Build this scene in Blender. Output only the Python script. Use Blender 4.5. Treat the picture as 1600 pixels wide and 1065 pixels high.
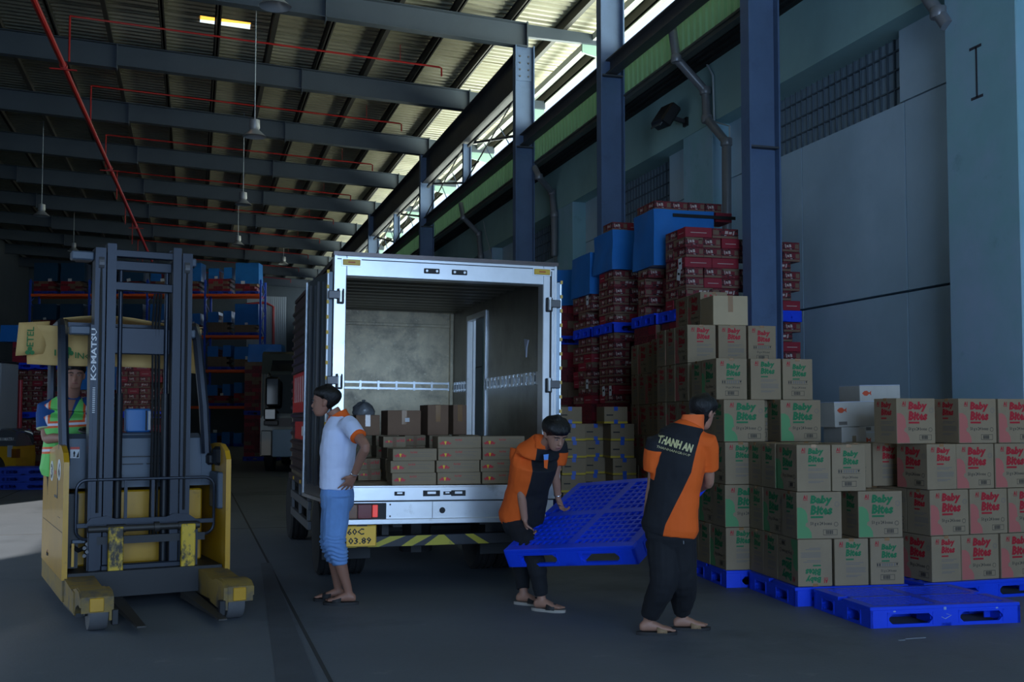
import bpy, bmesh, math, random
from mathutils import Vector, Matrix, noise
random.seed(7)
S = bpy.context.scene
C = S.collection
PI = math.pi
for _o in list(bpy.data.objects): bpy.data.objects.remove(_o)

# ------------------------------------------------------------------ camera
FPX, TANP, CYP, EYE = 1700.0, 0.05, 567.5, 1.5          # focal length in pixels of the 1600x1065 frame
PITCH = math.atan(TANP)
YAW = math.atan(500*math.cos(PITCH)/FPX)
cd = bpy.data.cameras.new('camera'); cam = bpy.data.objects.new('camera', cd); C.objects.link(cam)
cam.location = (0, 0, EYE)
cam.rotation_euler = (PI/2+PITCH, 0, -YAW)
cd.sensor_width = 36; cd.lens = FPX/1600*36
cd.shift_y = (CYP-532.5)/1600
cd.clip_end = 400
S.camera = cam

# ------------------------------------------------------------------ light and exposure
S.view_settings.view_transform = 'Standard'
S.view_settings.look = 'None'
S.view_settings.gamma = 1
S.view_settings.use_curve_mapping = False
S.view_settings.exposure = 0.0
W = bpy.data.worlds.new('sky'); S.world = W; W.use_nodes = True
nt = W.node_tree; nt.nodes.clear()
_out = nt.nodes.new('ShaderNodeOutputWorld'); _bg = nt.nodes.new('ShaderNodeBackground')
_bg.inputs[0].default_value = (0.60, 0.78, 1.0, 1); _bg.inputs[1].default_value = 1.6
nt.links.new(_bg.outputs[0], _out.inputs[0])
def area(name, loc, rot, sx, sy, power, col):
    l = bpy.data.lights.new(name, 'AREA'); l.shape = 'RECTANGLE'; l.size = sx; l.size_y = sy
    l.energy = power; l.color = col
    o = bpy.data.objects.new(name, l); C.objects.link(o); o.location = loc; o.rotation_euler = rot
    return o
# daylight coming in through the open end of the hall behind the photographer
area('daylight_front_door', (.9, -9.8, 2.9), (math.radians(87), 0, 0), 8.5, 5.4, 1250, (0.40, 0.63, 1.0))
# daylight bounced up through the long open strip between roof and outer wall
area('daylight_eave', (10.4, 32, 7.6), (0, math.radians(128), 0), 3.0, 56, 5000, (0.93, 1.0, 0.80))
_s = bpy.data.lights.new('sun', 'SUN'); _s.energy = 10.0; _s.color = (1.0, 0.93, 0.84); _s.angle = 0.03
sun = bpy.data.objects.new('sun', _s); C.objects.link(sun)
SUN_DIR = Vector((0.484, 0.875, -0.404)).normalized()       # low sun from the left, behind the photographer
sun.rotation_euler = SUN_DIR.to_track_quat('-Z', 'Y').to_euler()
# ------------------------------------------------------------------ measuring: a pixel of the photograph at a real distance
_fh = Vector((math.sin(YAW), math.cos(YAW), 0)); _R = Vector((math.cos(YAW), -math.sin(YAW), 0)); _Z = Vector((0, 0, 1))
_FW = _fh*math.cos(PITCH)+_Z*math.sin(PITCH); _UP = _Z*math.cos(PITCH)-_fh*math.sin(PITCH)
def _ray(u, v): return _R*((u-800)/FPX)+_UP*((CYP-v)/FPX)+_FW
def at(u, v, d):
    return Vector((0, 0, EYE))+_ray(u, v)*d
def on_x(u, v, X):
    r = _ray(u, v); return Vector((0, 0, EYE))+r*(X/r.x)
def on_floor(u, v, z=0.0):
    r = _ray(u, v); return Vector((0, 0, EYE))+r*((z-EYE)/r.z)

# ------------------------------------------------------------------ materials
def lin(c):
    return tuple((x/255/12.92 if x/255 <= 0.04045 else ((x/255+0.055)/1.055)**2.4) for x in c)
_mats = {}
def mat(name, col, rough=0.6, metal=0.0, noise_=None, bump=None, wear=None, spec=0.5, emit=None, trans=0.0, stretch=None, coat=0.0):
    """col in sRGB 0-255; noise_=(scale, amount, detail); wear=(sRGB, scale, lo, hi); bump=(scale, strength)"""
    if name in _mats: return _mats[name]
    m = bpy.data.materials.new(name); m.use_nodes = True; t = m.node_tree; N = t.nodes; L = t.links
    b = N['Principled BSDF']; c = lin(col)
    b.inputs['Base Color'].default_value = (*c, 1); b.inputs['Roughness'].default_value = rough
    b.inputs['Metallic'].default_value = metal; b.inputs['Specular IOR Level'].default_value = spec
    if trans: b.inputs['Transmission Weight'].default_value = trans
    if coat: b.inputs['Coat Weight'].default_value = coat
    if emit: b.inputs['Emission Color'].default_value = (*lin(emit[0]), 1); b.inputs['Emission Strength'].default_value = emit[1]
    if noise_ or wear or bump:
        tc = N.new('ShaderNodeTexCoord'); mp = N.new('ShaderNodeMapping'); L.new(tc.outputs['Object'], mp.inputs[0])
        if stretch: mp.inputs['Scale'].default_value = stretch
        cur = None
        def nz(scale, detail=4):
            n = N.new('ShaderNodeTexNoise'); n.inputs['Scale'].default_value = scale; n.inputs['Detail'].default_value = detail
            n.inputs['Roughness'].default_value = 0.65
            L.new(mp.outputs[0], n.inputs['Vector']); return n.outputs['Fac']
        if noise_:
            f = nz(noise_[0], noise_[2] if len(noise_) > 2 else 5)
            r = N.new('ShaderNodeMapRange'); r.inputs[1].default_value = 0.3; r.inputs[2].default_value = 0.7
            r.inputs[3].default_value = 1-noise_[1]; r.inputs[4].default_value = 1+noise_[1]*0.6
            L.new(f, r.inputs[0])
            x = N.new('ShaderNodeVectorMath'); x.operation = 'SCALE'; x.inputs[0].default_value = c
            L.new(r.outputs[0], x.inputs['Scale']); cur = x.outputs[0]
        if wear:
            ws = wear if isinstance(wear, list) else [wear]
            for w in ws:
                f = nz(w[1], 6); r = N.new('ShaderNodeMapRange'); r.inputs[1].default_value = w[2]; r.inputs[2].default_value = w[3]
                L.new(f, r.inputs[0])
                mx = N.new('ShaderNodeMix'); mx.data_type = 'RGBA'; L.new(r.outputs[0], mx.inputs[0])
                if cur: L.new(cur, mx.inputs[6])
                else: mx.inputs[6].default_value = (*c, 1)
                mx.inputs[7].default_value = (*lin(w[0]), 1); cur = mx.outputs[2]
        if cur: L.new(cur, b.inputs['Base Color'])
        if bump:
            f = nz(bump[0], 5); bp = N.new('ShaderNodeBump'); bp.inputs['Strength'].default_value = bump[1]
            bp.inputs['Distance'].default_value = 0.02
            L.new(f, bp.inputs['Height']); L.new(bp.outputs[0], b.inputs['Normal'])
    _mats[name] = m
    return m

# ------------------------------------------------------------------ mesh building
_fc = {}
def glyphs(s, bold=0.0, shear=0.0, spacing=1.0):
    k = (s, bold, shear, spacing)
    if k not in _fc:
        cu = bpy.data.curves.new('t', 'FONT'); cu.body = s; cu.size = 1; cu.resolution_u = 1
        cu.offset = bold; cu.shear = shear; cu.space_character = spacing; cu.fill_mode = 'FRONT' if False else 'BOTH'
        cu.dimensions = '2D'
        o = bpy.data.objects.new('t', cu); C.objects.link(o)
        bpy.context.view_layer.update()
        me = o.to_mesh()
        vs = [(v.co.x, v.co.y) for v in me.vertices]; fs = [tuple(p.vertices) for p in me.polygons]
        o.to_mesh_clear(); bpy.data.objects.remove(o); bpy.data.curves.remove(cu)
        _fc[k] = (vs, fs)
    return _fc[k]

class MB:
    def __init__(s): s.v = []; s.f = []; s.mi = []; s.mats = []; s.T = None
    def _m(s, m):
        if m not in s.mats: s.mats.append(m)
        return s.mats.index(m)
    def add(s, vs, fs, m):
        n = len(s.v); i = s._m(m)
        if s.T is not None: vs = [s.T @ Vector(x) for x in vs]
        s.v += [tuple(x) for x in vs]
        for f in fs: s.f.append(tuple(a+n for a in f)); s.mi.append(i)
        return s
    def box(s, c, d, m, rz=0.0, bev=0.0, rot=None):
        hx, hy, hz = d[0]/2, d[1]/2, d[2]/2
        if bev <= 0:
            vs = [(x, y, z) for x in (-hx, hx) for y in (-hy, hy) for z in (-hz, hz)]
            fs = [(0, 1, 3, 2), (4, 6, 7, 5), (0, 4, 5, 1), (2, 3, 7, 6), (0, 2, 6, 4), (1, 5, 7, 3)]
        else:
            bev = min(bev, hx*.9, hy*.9, hz*.9)
            h = (hx, hy, hz); vs = []; idx = {}
            cs = [(a, b, c_) for a in (-1, 1) for b in (-1, 1) for c_ in (-1, 1)]
            for k in cs:
                for a in range(3):
                    idx[k, a] = len(vs)
                    vs.append(tuple(k[i]*(h[i] if i == a else h[i]-bev) for i in range(3)))
            fs = []
            for a in range(3):
                b, c2 = (a+1) % 3, (a+2) % 3
                for sg in (-1, 1):
                    q = []
                    for (p, r) in ((-1, -1), (1, -1), (1, 1), (-1, 1)):
                        k = [0]*3; k[a] = sg; k[b] = p; k[c2] = r; q.append(idx[tuple(k), a])
                    fs.append(tuple(q if sg > 0 else q[::-1]))
                for p in (-1, 1):
                    for r in (-1, 1):
                        k0 = [0]*3; k0[b] = p; k0[c2] = r; k1 = list(k0); k0[a] = -1; k1[a] = 1
                        q = (idx[tuple(k0), b], idx[tuple(k1), b], idx[tuple(k1), c2], idx[tuple(k0), c2])
                        fs.append(q if p*r > 0 else q[::-1])
            for k in cs:
                q = (idx[k, 0], idx[k, 1], idx[k, 2]); fs.append(q if k[0]*k[1]*k[2] > 0 else q[::-1])
        M = Matrix.Translation(c) @ (rot.to_4x4() if rot else Matrix.Rotation(rz, 4, 'Z'))
        return s.add([M @ Vector(x) for x in vs], fs, m)
    def b2(s, x0, x1, y0, y1, z0, z1, m, bev=0.0):
        return s.box(((x0+x1)/2, (y0+y1)/2, (z0+z1)/2), (abs(x1-x0), abs(y1-y0), abs(z1-z0)), m, bev=bev)
    def tube(s, pts, r, m, n=8, closed=False, flat=None):
        pts = [Vector(p) for p in pts]; k = len(pts)
        rs = r if isinstance(r, (list, tuple)) else [r]*k
        vs = []; fs = []; up = None
        for i, p in enumerate(pts):
            a = pts[i-1] if (i or closed) else p; b = pts[(i+1) % k] if (i < k-1 or closed) else p
            t = (b-a).normalized()
            if up is None:
                up = t.orthogonal().normalized()
                if abs(t.z) < .9: up = (Vector((0, 0, 1))-t*t.z).normalized()
            else: up = (up-t*up.dot(t)).normalized()
            sd = t.cross(up)
            for j in range(n):
                a_ = 2*PI*j/n+PI/n
                vs.append(p+(up*math.cos(a_)*(flat or 1)+sd*math.sin(a_))*rs[i])
        for i in range(k if closed else k-1):
            for j in range(n):
                i2 = (i+1) % k; fs.append((i*n+j, i*n+(j+1) % n, i2*n+(j+1) % n, i2*n+j))
        if not closed: fs.append(tuple(range(n))[::-1]); fs.append(tuple((k-1)*n+j for j in range(n)))
        return s.add(vs, fs, m)
    def bar(s, p0, p1, w, h, m, up=(0, 0, 1)):
        p0 = Vector(p0); p1 = Vector(p1); t = (p1-p0).normalized(); up = Vector(up)
        if abs(t.dot(up)) > .98: up = Vector((1, 0, 0))
        sd = t.cross(up).normalized(); u2 = sd.cross(t)
        vs = [p+sd*(a*w/2)+u2*(b*h/2) for p in (p0, p1) for a, b in ((-1, -1), (1, -1), (1, 1), (-1, 1))]
        return s.add(vs, [(3, 2, 1, 0), (4, 5, 6, 7), (0, 1, 5, 4), (1, 2, 6, 5), (2, 3, 7, 6), (3, 0, 4, 7)], m)
    def lathe(s, prof, m, o=(0, 0, 0), n=16, axis='z'):
        vs = []; fs = []
        for (r, z) in prof:
            for j in range(n):
                a = 2*PI*j/n; x, y = r*math.cos(a), r*math.sin(a)
                q = (x, y, z) if axis == 'z' else ((z, x, y) if axis == 'x' else (x, z, y))
                vs.append((q[0]+o[0], q[1]+o[1], q[2]+o[2]))
        for i in range(len(prof)-1):
            for j in range(n): fs.append((i*n+j, i*n+(j+1) % n, (i+1)*n+(j+1) % n, (i+1)*n+j))
        fs.append(tuple(range(n))[::-1]); fs.append(tuple((len(prof)-1)*n+j for j in range(n)))
        return s.add(vs, fs, m)
    def prism(s, poly, axis, a0, a1, m):
        n = len(poly)
        def q(p, a): return {'x': (a, p[0], p[1]), 'y': (p[0], a, p[1]), 'z': (p[0], p[1], a)}[axis]
        vs = [q(p, a0) for p in poly]+[q(p, a1) for p in poly]
        fs = [tuple(range(n)), tuple(range(n, 2*n))[::-1]]+[(i, i+n, (i+1) % n+n, (i+1) % n) for i in range(n)]
        return s.add(vs, fs, m)
    def loft(s, rings, m, caps=True):
        n = len(rings[0]); vs = [p for r in rings for p in r]; fs = []
        for i in range(len(rings)-1):
            for j in range(n): fs.append((i*n+j, i*n+(j+1) % n, (i+1)*n+(j+1) % n, (i+1)*n+j))
        if caps: fs.append(tuple(range(n))[::-1]); fs.append(tuple((len(rings)-1)*n+j for j in range(n)))
        return s.add(vs, fs, m)
    def quad(s, a, b, c, d, m): return s.add([a, b, c, d], [(0, 1, 2, 3)], m)
    def poly(s, pts, o, ux, uy, m):
        o = Vector(o); ux = Vector(ux); uy = Vector(uy)
        return s.add([o+ux*x+uy*y for x, y in pts], [tuple(range(len(pts)))], m)
    def disc(s, o, ux, uy, r, m, n=14, ry=None):
        return s.poly([(r*math.cos(2*PI*i/n), (ry or r)*math.sin(2*PI*i/n)) for i in range(n)], o, ux, uy, m)
    def ring(s, o, ux, uy, r, w, m, n=16):
        o = Vector(o); ux = Vector(ux); uy = Vector(uy)
        vs = [o+ux*(q*math.cos(2*PI*i/n))+uy*(q*math.sin(2*PI*i/n)) for q in (r, r-w) for i in range(n)]
        return s.add(vs, [(i, (i+1) % n, n+(i+1) % n, n+i) for i in range(n)], m)
    def text(s, st, size, m, o, ux, uy, bold=0.0, shear=0.0, width=None, height=None, spacing=1.0, center=False):
        vs, fs = glyphs(st, bold, shear, spacing)
        if not vs: return s
        x0 = min(v[0] for v in vs); x1 = max(v[0] for v in vs); y0 = min(v[1] for v in vs); y1 = max(v[1] for v in vs)
        sx = width/(x1-x0) if width else size; sy = height/(y1-y0) if height else size
        o = Vector(o); ux = Vector(ux); uy = Vector(uy); off = (x1-x0)*sx/2 if center else 0
        return s.add([o+ux*((x-x0)*sx-off)+uy*((y-(y0 if height else 0))*sy) for x, y in vs], fs, m)
    def build(s, name, parent=None, smooth=None, recalc=True):
        me = bpy.data.meshes.new(name); me.from_pydata(s.v, [], s.f)
        for m in s.mats: me.materials.append(m)
        me.polygons.foreach_set('material_index', s.mi)
        if recalc:
            bm = bmesh.new(); bm.from_mesh(me); bmesh.ops.recalc_face_normals(bm, faces=bm.faces); bm.to_mesh(me); bm.free()
        if smooth is not None:
            me.polygons.foreach_set('use_smooth', [True]*len(me.polygons)); me.set_sharp_from_angle(angle=math.radians(smooth))
        me.update()
        o = bpy.data.objects.new(name, me); C.objects.link(o)
        if parent: o.parent = parent
        return o

def tag(o, label=None, cat=None, group=None, kind=None):
    if label: o['label'] = label
    if cat: o['category'] = cat
    if group: o['group'] = group
    if kind: o['kind'] = kind
    return o
def thing(name, label, cat, loc=(0, 0, 0), rz=0.0, group=None):
    o = bpy.data.objects.new(name, None); C.objects.link(o); o.empty_display_size = .1
    o.location = loc; o.rotation_euler = (0, 0, rz)
    return tag(o, label, cat, group)
def struct(o): o['kind'] = 'structure'; return o
KIDS = {}
def kids(o):
    if o.name not in KIDS: KIDS[o.name] = list(o.children)
    return KIDS[o.name]
def dup(src, loc, rz=0.0, label=None, group=None, rot=None):
    r = src.copy(); C.objects.link(r); r.location = loc; r.rotation_euler = rot if rot else (0, 0, rz)
    if label: r['label'] = label
    if group: r['group'] = group
    for ch in kids(src):
        c = ch.copy(); C.objects.link(c); c.parent = r
        for g in kids(ch):
            d = g.copy(); C.objects.link(d); d.parent = c
    return r
ORD = ['first', 'second', 'third', 'fourth', 'fifth', 'sixth', 'seventh', 'eighth', 'ninth', 'tenth', 'eleventh', 'twelfth',
       'thirteenth', 'fourteenth', 'fifteenth', 'sixteenth', 'seventeenth', 'eighteenth', 'nineteenth', 'twentieth']
# ================================================================== THE SETTING
XC, XW, XI = 7.0, 7.8, 8.1           # column line, wall beams and piers, wall infill panels
PITCHY = 5.24; Y0 = 12.42            # frame spacing and first visible column
m_steel = mat('painted_steel', (88, 110, 142), .5, noise_=(1.2, .18), wear=((74, 92, 120), 3, .55, .8))
m_steel_dk = mat('crane_beam_steel', (74, 76, 80), .55, noise_=(1.5, .2))
m_raft = mat('rafter_paint', (64, 74, 84), .55, noise_=(.8, .15))
m_purl = mat('galvanised_purlin', (62, 60, 56), .6, .1, noise_=(2, .15))
m_roof = mat('roof_sheet', (160, 156, 134), .42, .25, noise_=(.5, .22), bump=(6, .08))
m_teal = mat('teal_wall_paint', (152, 192, 192), .75, noise_=(.7, .10), wear=((140, 176, 178), .45, .45, .7))
m_blue_wall = mat('blue_grey_wall_paint', (176, 202, 218), .75, noise_=(.5, .10), wear=((186, 208, 224), .8, .5, .75))
m_pier = mat('pier_paint', (146, 192, 202), .7, noise_=(.9, .10), wear=[((166, 192, 216), .35, .45, .62), ((120, 160, 172), 2.5, .62, .8)])
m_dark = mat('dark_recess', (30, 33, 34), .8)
m_joint = mat('wall_joint', (44, 52, 58), .9)
m_green = mat('green_cladding', (128, 168, 124), .5, .1, noise_=(1, .15))
_t = m_green.node_tree; _tl = _t.nodes.new('ShaderNodeBsdfTranslucent'); _tl.inputs[0].default_value = (.18, .34, .20, 1); _x = _t.nodes.new('ShaderNodeMixShader'); _x.inputs[0].default_value = .05
_t.links.new(_t.nodes['Principled BSDF'].outputs[0], _x.inputs[1]); _t.links.new(_tl.outputs[0], _x.inputs[2]); _t.links.new(_x.outputs[0], _t.nodes['Material Output'].inputs[0])   # fibreglass sheet, a little daylight comes through
m_flash = mat('gutter_flashing', (92, 98, 92), .5, .2, noise_=(2, .15))
m_white_metal = mat('white_gutter', (205, 208, 205), .5)
m_pipe = mat('grey_downpipe', (132, 134, 138), .35, .25, noise_=(3, .12))
m_conduit = mat('white_conduit', (176, 186, 190), .5)
m_red_pipe = mat('red_pipe', (172, 34, 30), .35, noise_=(2, .12), coat=.3)
m_block = mat('ventilation_block', (84, 98, 108), .8, noise_=(3, .12))
m_louvre_back = mat('dark_screen', (136, 156, 170), .8)
m_conc = mat('concrete', (106, 113, 122), .62, noise_=(.55, .16, 8), bump=(30, .12),
             wear=[((74, 80, 88), .35, .55, .72), ((128, 133, 140), 2.2, .64, .74), ((60, 63, 66), 5, .70, .78)])

# floor
b = MB(); b.b2(-11, 9.2, -14, 76, -.25, 0, m_conc); struct(b.build('floor'))
b = MB()
m_fjoint = mat('floor_joint', (58, 60, 62), .8)
for x in (.78, -3.4):
    b.b2(x-.012, x+.012, -10, 75, 0, .002, m_fjoint)
for y in (2.6, 15.3, 21.8, 28.4):
    b.b2(-11, 7.8, y-.012, y+.012, 0, .002, m_fjoint)
struct(b.build('trim_1'))
m_tyre_mark = mat('tyre_mark', (88, 94, 102), .6, noise_=(2, .2))
b = MB()
b.poly([(.70, 11.6), (.80, 11.6), (.70, 6.2), (.585, 6.2), (.40, 3.0), (.30, 3.0), (.475, 6.2)], (0, 0, .0035), (1, 0, 0), (0, 1, 0), m_tyre_mark)
struct(b.build('trim_2'))
m_scuff = mat('pale_floor_scuff', (150, 158, 166), .6)
b = MB()
for (x, y, l) in ((4.75, 6.42, .16), (4.62, 6.39, .05)):
    b.b2(x-l/2, x+l/2, y-.006, y+.006, 0, .003, m_scuff)
struct(b.build('trim_3'))

# right wall: piers and beams stand proud, infill panels and vent block windows lie back
PIERS = [9.32+6.57*i for i in range(-2, 11)]
b = MB(); b.b2(XI+.16, XI+.5, -4.5, 76, 0, 7.1, m_dark); struct(b.build('wall_right'))
b = MB(); b.b2(XW, XI+.16, -4.5, 76, 6.15, 7.1, m_teal); struct(b.build('trim_4', ))
for i, y in enumerate(PIERS):
    b = MB(); b.b2(XW, XI+.15, y-.53, y+.53, 0, 6.15, m_pier, bev=.01); struct(b.build('trim_%d' % (5+i)))
n = 5+len(PIERS)
WIN_Z0, WIN_Z1 = 5.26, 6.15
wcount = 0
for i in range(len(PIERS)-1):
    ya, yb = PIERS[i]+.53, PIERS[i+1]-.53
    w0, w1 = ya+1.2, yb-1.2
    r = bpy.data.objects.new('trim_%d' % n, None); C.objects.link(r); r['kind'] = 'structure'; n += 1
    g = .02
    ys = [ya, w0-.08, w0+2.2, yb]
    for a, c in zip(ys, ys[1:]):                         # wall panels with open joints between them
        b = MB(); b.b2(XI, XI+.15, a+g/2, c-g/2, 0, 2.98, m_blue_wall); b.build('wall_panel', r)
        b = MB(); b.b2(XI, XI+.15, a+g/2, c-g/2, 3.01, WIN_Z0, m_blue_wall); b.build('wall_panel', r)
    b = MB(); b.b2(XI, XI+.15, ya, w0, WIN_Z0+.02, 6.15, m_blue_wall); b.build('wall_panel', r)
    b = MB(); b.b2(XI, XI+.15, w1, yb, WIN_Z0+.02, 6.15, m_blue_wall); b.build('wall_panel', r)
    wn = bpy.data.objects.new('window_%d' % (i+1), None); C.objects.link(wn); wn['kind'] = 'structure'
    b = MB(); b.b2(XI+.155, XI+.16, w0, w1, WIN_Z0, 6.15, m_louvre_back); b.build('screen', wn)
    b = MB(); ny = 22; dy = (w1-w0)/ny
    for k in range(ny+1): b.b2(XI+.125, XI+.15, w0+k*dy-.008, w0+k*dy+.008, WIN_Z0, 6.15, m_block)
    b.build('upright_fin', wn)['kind'] = 'stuff'
    for k in range(4):
        b = MB(); z = WIN_Z0+.03+k*.235
        b.b2(XI+.12, XI+.15, w0, w1, z-.008, z+.008, m_block); b.build('louvre_blade', wn)
# painted I-shaped mark and scratches on the near pier
m_mark = mat('dark_scratch', (58, 58, 68), .8)
b = MB()
p0 = on_x(1527, 152, XW); p1 = on_x(1524, 74, XW)
b.b2(XW-.004, XW-.001, p0.y-.012, p0.y+.012, p0.z, p1.z, m_mark)
for p, dz in ((p1, .0), (p0, 0)):
    b.b2(XW-.004, XW-.001, p.y-.09, p.y+.09, p.z-.015, p.z+.015, m_mark)
struct(b.build('trim_%d' % n)); n += 1
# soffit and green corrugated fascia under the open strip
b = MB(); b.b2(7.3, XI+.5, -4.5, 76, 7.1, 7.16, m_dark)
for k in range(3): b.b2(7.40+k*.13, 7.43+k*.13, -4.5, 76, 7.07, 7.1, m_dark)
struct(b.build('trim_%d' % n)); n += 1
b = MB(); vs = []; fs = []; y = 4.0
prof = [(0, 0), (.06, 0), (.08, .035), (.16, .035), (.18, 0)]
while y < 75:
    for dy, dx in prof[:4]: vs.append((7.29-dx, y+dy))
    y += .2
k = len(vs)
b.add([(x, y, 7.2) for x, y in vs]+[(x, y, 7.96) for x, y in vs], [(i, i+1, k+i+1, k+i) for i in range(k-1)], m_green)
b.b2(7.3, 7.33, 4, 75, 7.93, 7.98, m_flash)
struct(b.build('wall_right_fascia' if False else 'trim_%d' % n)); n += 1
b = MB(); b.b2(7.23, 7.36, 4, 75, 7.08, 7.2, m_flash); b.b2(7.2, 7.25, 4, 75, 7.14, 7.17, m_flash); struct(b.build('trim_%d' % n)); n += 1

# outer walls that close the hall
m_outer = mat('grey_cladding', (84, 92, 96), .7, noise_=(.6, .12))
b = MB()
XL = -5.0             # unseen wall stepped in here, its openings placed to shape sun on the floor
def left_wall(X, ys, y, y1, H):
    for (a, c, z0, z1) in ys:
        b.b2(X-.25, X, y, a, 0, H, m_outer); b.b2(X-.25, X, a, c, z1, H, m_outer)
        if z0 > 0: b.b2(X-.25, X, a, c, 0, z0, m_outer)
        y = c
    b.b2(X-.25, X, y, y1, 0, H, m_outer)
left_wall(XL, [(-4.2, 1.7, .9, 3.5), (6.75, 17.2, 0, 3.0)], -11, 23.0, 11.04)
left_wall(-10, [], 23.0, 76, 11.26)
b.b2(-10, XL-.25, 22.75, 23, 0, 11.04, m_outer); struct(b.build('wall_left'))
m_sun_dim = bpy.data.materials.new('sun_dimming_film'); m_sun_dim.use_nodes = True  # unseen see-through sheet, added to weaken the sun in the near left opening
_t = m_sun_dim.node_tree; _x = _t.nodes.new('ShaderNodeMixShader'); _a = _t.nodes.new('ShaderNodeBsdfTransparent'); _a.inputs[0].default_value = (.42, .42, .42, 1)
_b = _t.nodes.new('ShaderNodeBsdfTranslucent'); _b.inputs[0].default_value = (.5, .5, .5, 1); _x.inputs[0].default_value = .3
_t.links.new(_a.outputs[0], _x.inputs[1]); _t.links.new(_b.outputs[0], _x.inputs[2]); _t.links.new(_x.outputs[0], _t.nodes['Material Output'].inputs[0])
b = MB()
b.b2(XL-.14, XL-.135, -4.2, 1.7, .9, 3.5, m_sun_dim)
struct(b.build('window_40'))
b = MB()
b.b2(-5.25, -2.6, -10.7, -10.4, 0, 11.05, m_outer); b.b2(7.0, 8.6, -10.7, -10.4, 0, 10.4, m_outer); b.b2(-2.6, 7.0, -10.7, -10.4, 5.7, 10.4, m_outer); struct(b.build('wall_sun_block')); b = MB()  # front wall out of view, added to keep sun off the right-hand stacks
m_backlight = mat('pale_cladding', (176, 184, 190), .6)
b = MB()
b.b2(-10.3, 3.4, 74, 74.3, 0, 13, m_outer); b.b2(6.0, 8.6, 74, 74.3, 0, 13, m_outer); b.b2(3.4, 6.0, 74, 74.3, 9.6, 13, m_outer)
b.b2(3.4, 6.0, 74, 74.3, 0, 4.5, m_outer)
for k in range(20): b.b2(3.4+k*.13, 3.47+k*.13, 74.0, 74.08, 4.5, 9.6, m_backlight)
b.b2(3.4, 6.0, 74.08, 74.1, 4.5, 9.6, m_backlight)
struct(b.build('wall_back'))
b = MB(); b.tube([(3.3, 73.8, 9.0), (4.6, 73.8, 9.15), (5.1, 73.8, 8.9), (5.15, 73.8, 2)], .09, m_red_pipe); struct(b.build('trim_%d' % n)); n += 1

# steel columns, crane beam, eave girder
ZB0, ZB1 = 7.53, 7.79
def raft_z(x): return 9.78+.045*(XC-x)
def hcol(y, z1, w=.42, d=.22, name='steel_column', z0=0.0, label='', group='blue grey steel columns along the right side'):
    o = thing(name, label, 'column' if z0 == 0 else 'post', (XC, y, z0), 0, group)
    h = z1-z0
    b = MB(); b.b2(-w/2+.015, w/2-.015, -.006, .006, 0, h, m_steel); b.build('web', o)
    for sx in (-1, 1):
        b = MB(); b.b2(sx*w/2-.012, sx*w/2+.012, -d/2, d/2, 0, h, m_steel); b.build('flange', o)
    if z0 == 0:
        b = MB(); b.b2(-w/2-.06, w/2+.06, -d/2-.06, d/2+.06, 0, .025, m_steel); b.build('base_plate', o)
        for zz in ((4.97,) if abs(y-Y0) < .1 else ()) + (ZB0-.03,):
            b = MB(); b.b2(-w/2+.01, w/2-.01, -d/2, d/2, zz-.012, zz+.012, m_steel_dk); b.build('stiffener_plate', o)
    return o
for k in (0, 1, 2, 4, 6, 8, 10):
    y = Y0+PITCHY*k
    lab = ['blue grey steel column nearest the camera, in front of the right wall', 'blue grey steel column second nearest, left of the floodlight',
           'blue grey steel column with bolted top plate behind the truck box', '', 'fourth steel column from the front, above the truck roof', '', 'fifth steel column from the front, just above the truck roof edge', '',
           'small far steel column left of the truck header', '', 'farthest steel column at the dark end of the hall'][k]
    o = hcol(y, raft_z(XC) if k < 3 else 9.8, label=lab)
    if k == 2:
        b = MB(); b.b2(-.17, .17, -.03, -.006, 9.0, 9.72, m_steel); 
        for zz in (9.1, 9.25, 9.4, 9.55):
            for xx in (-.10, .10): b.lathe([(.022, -.05), (.022, -.03)], m_steel_dk, (xx, 0, zz), 6, 'y')
        b.build('bolted_plate', o)
for k in (3, 5, 7):
    y = Y0+PITCHY*k
    hcol(y, 8.86, .2, .14, 'short_post', ZB1, label=['', '', '', 'short blue post on the crane beam, nearest of the three', '', 'short blue post on the crane beam, middle of the three', '', 'short blue post on the crane beam, farthest of the three'][k], group='short posts on the crane beam')
for k in range(-1, 11):
    ya, yb = Y0+PITCHY*k+.02, Y0+PITCHY*(k+1)-.02
    if k in (2, 4, 6, 8): ya, yb = Y0+PITCHY*k+.02, Y0+PITCHY*(k+2)-.02
    elif k in (3, 5, 7, 9): continue
    o = thing('crane_beam', 'dark steel crane beam %s' % {-1: 'nearest the camera, high at the top edge', 0: 'running down to the second column', 1: 'between second and third column', 2: 'between third and fourth column', 4: 'between fourth and fifth column', 6: 'beyond the fifth column', 8: 'in the far dark end', 10: 'touching the back wall'}[k], 'beam', (XC, ya, ZB0), 0, 'dark crane beam segments')
    L = min(yb, 73.9)-ya
    b = MB(); b.b2(-.014, .014, 0, L, .02, ZB1-ZB0-.02, m_steel_dk); b.build('web', o)
    for z in (0.012, ZB1-ZB0-.012):
        b = MB(); b.b2(-.1, .1, 0, L, z-.012, z+.012, m_steel_dk); b.build('flange', o)
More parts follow.
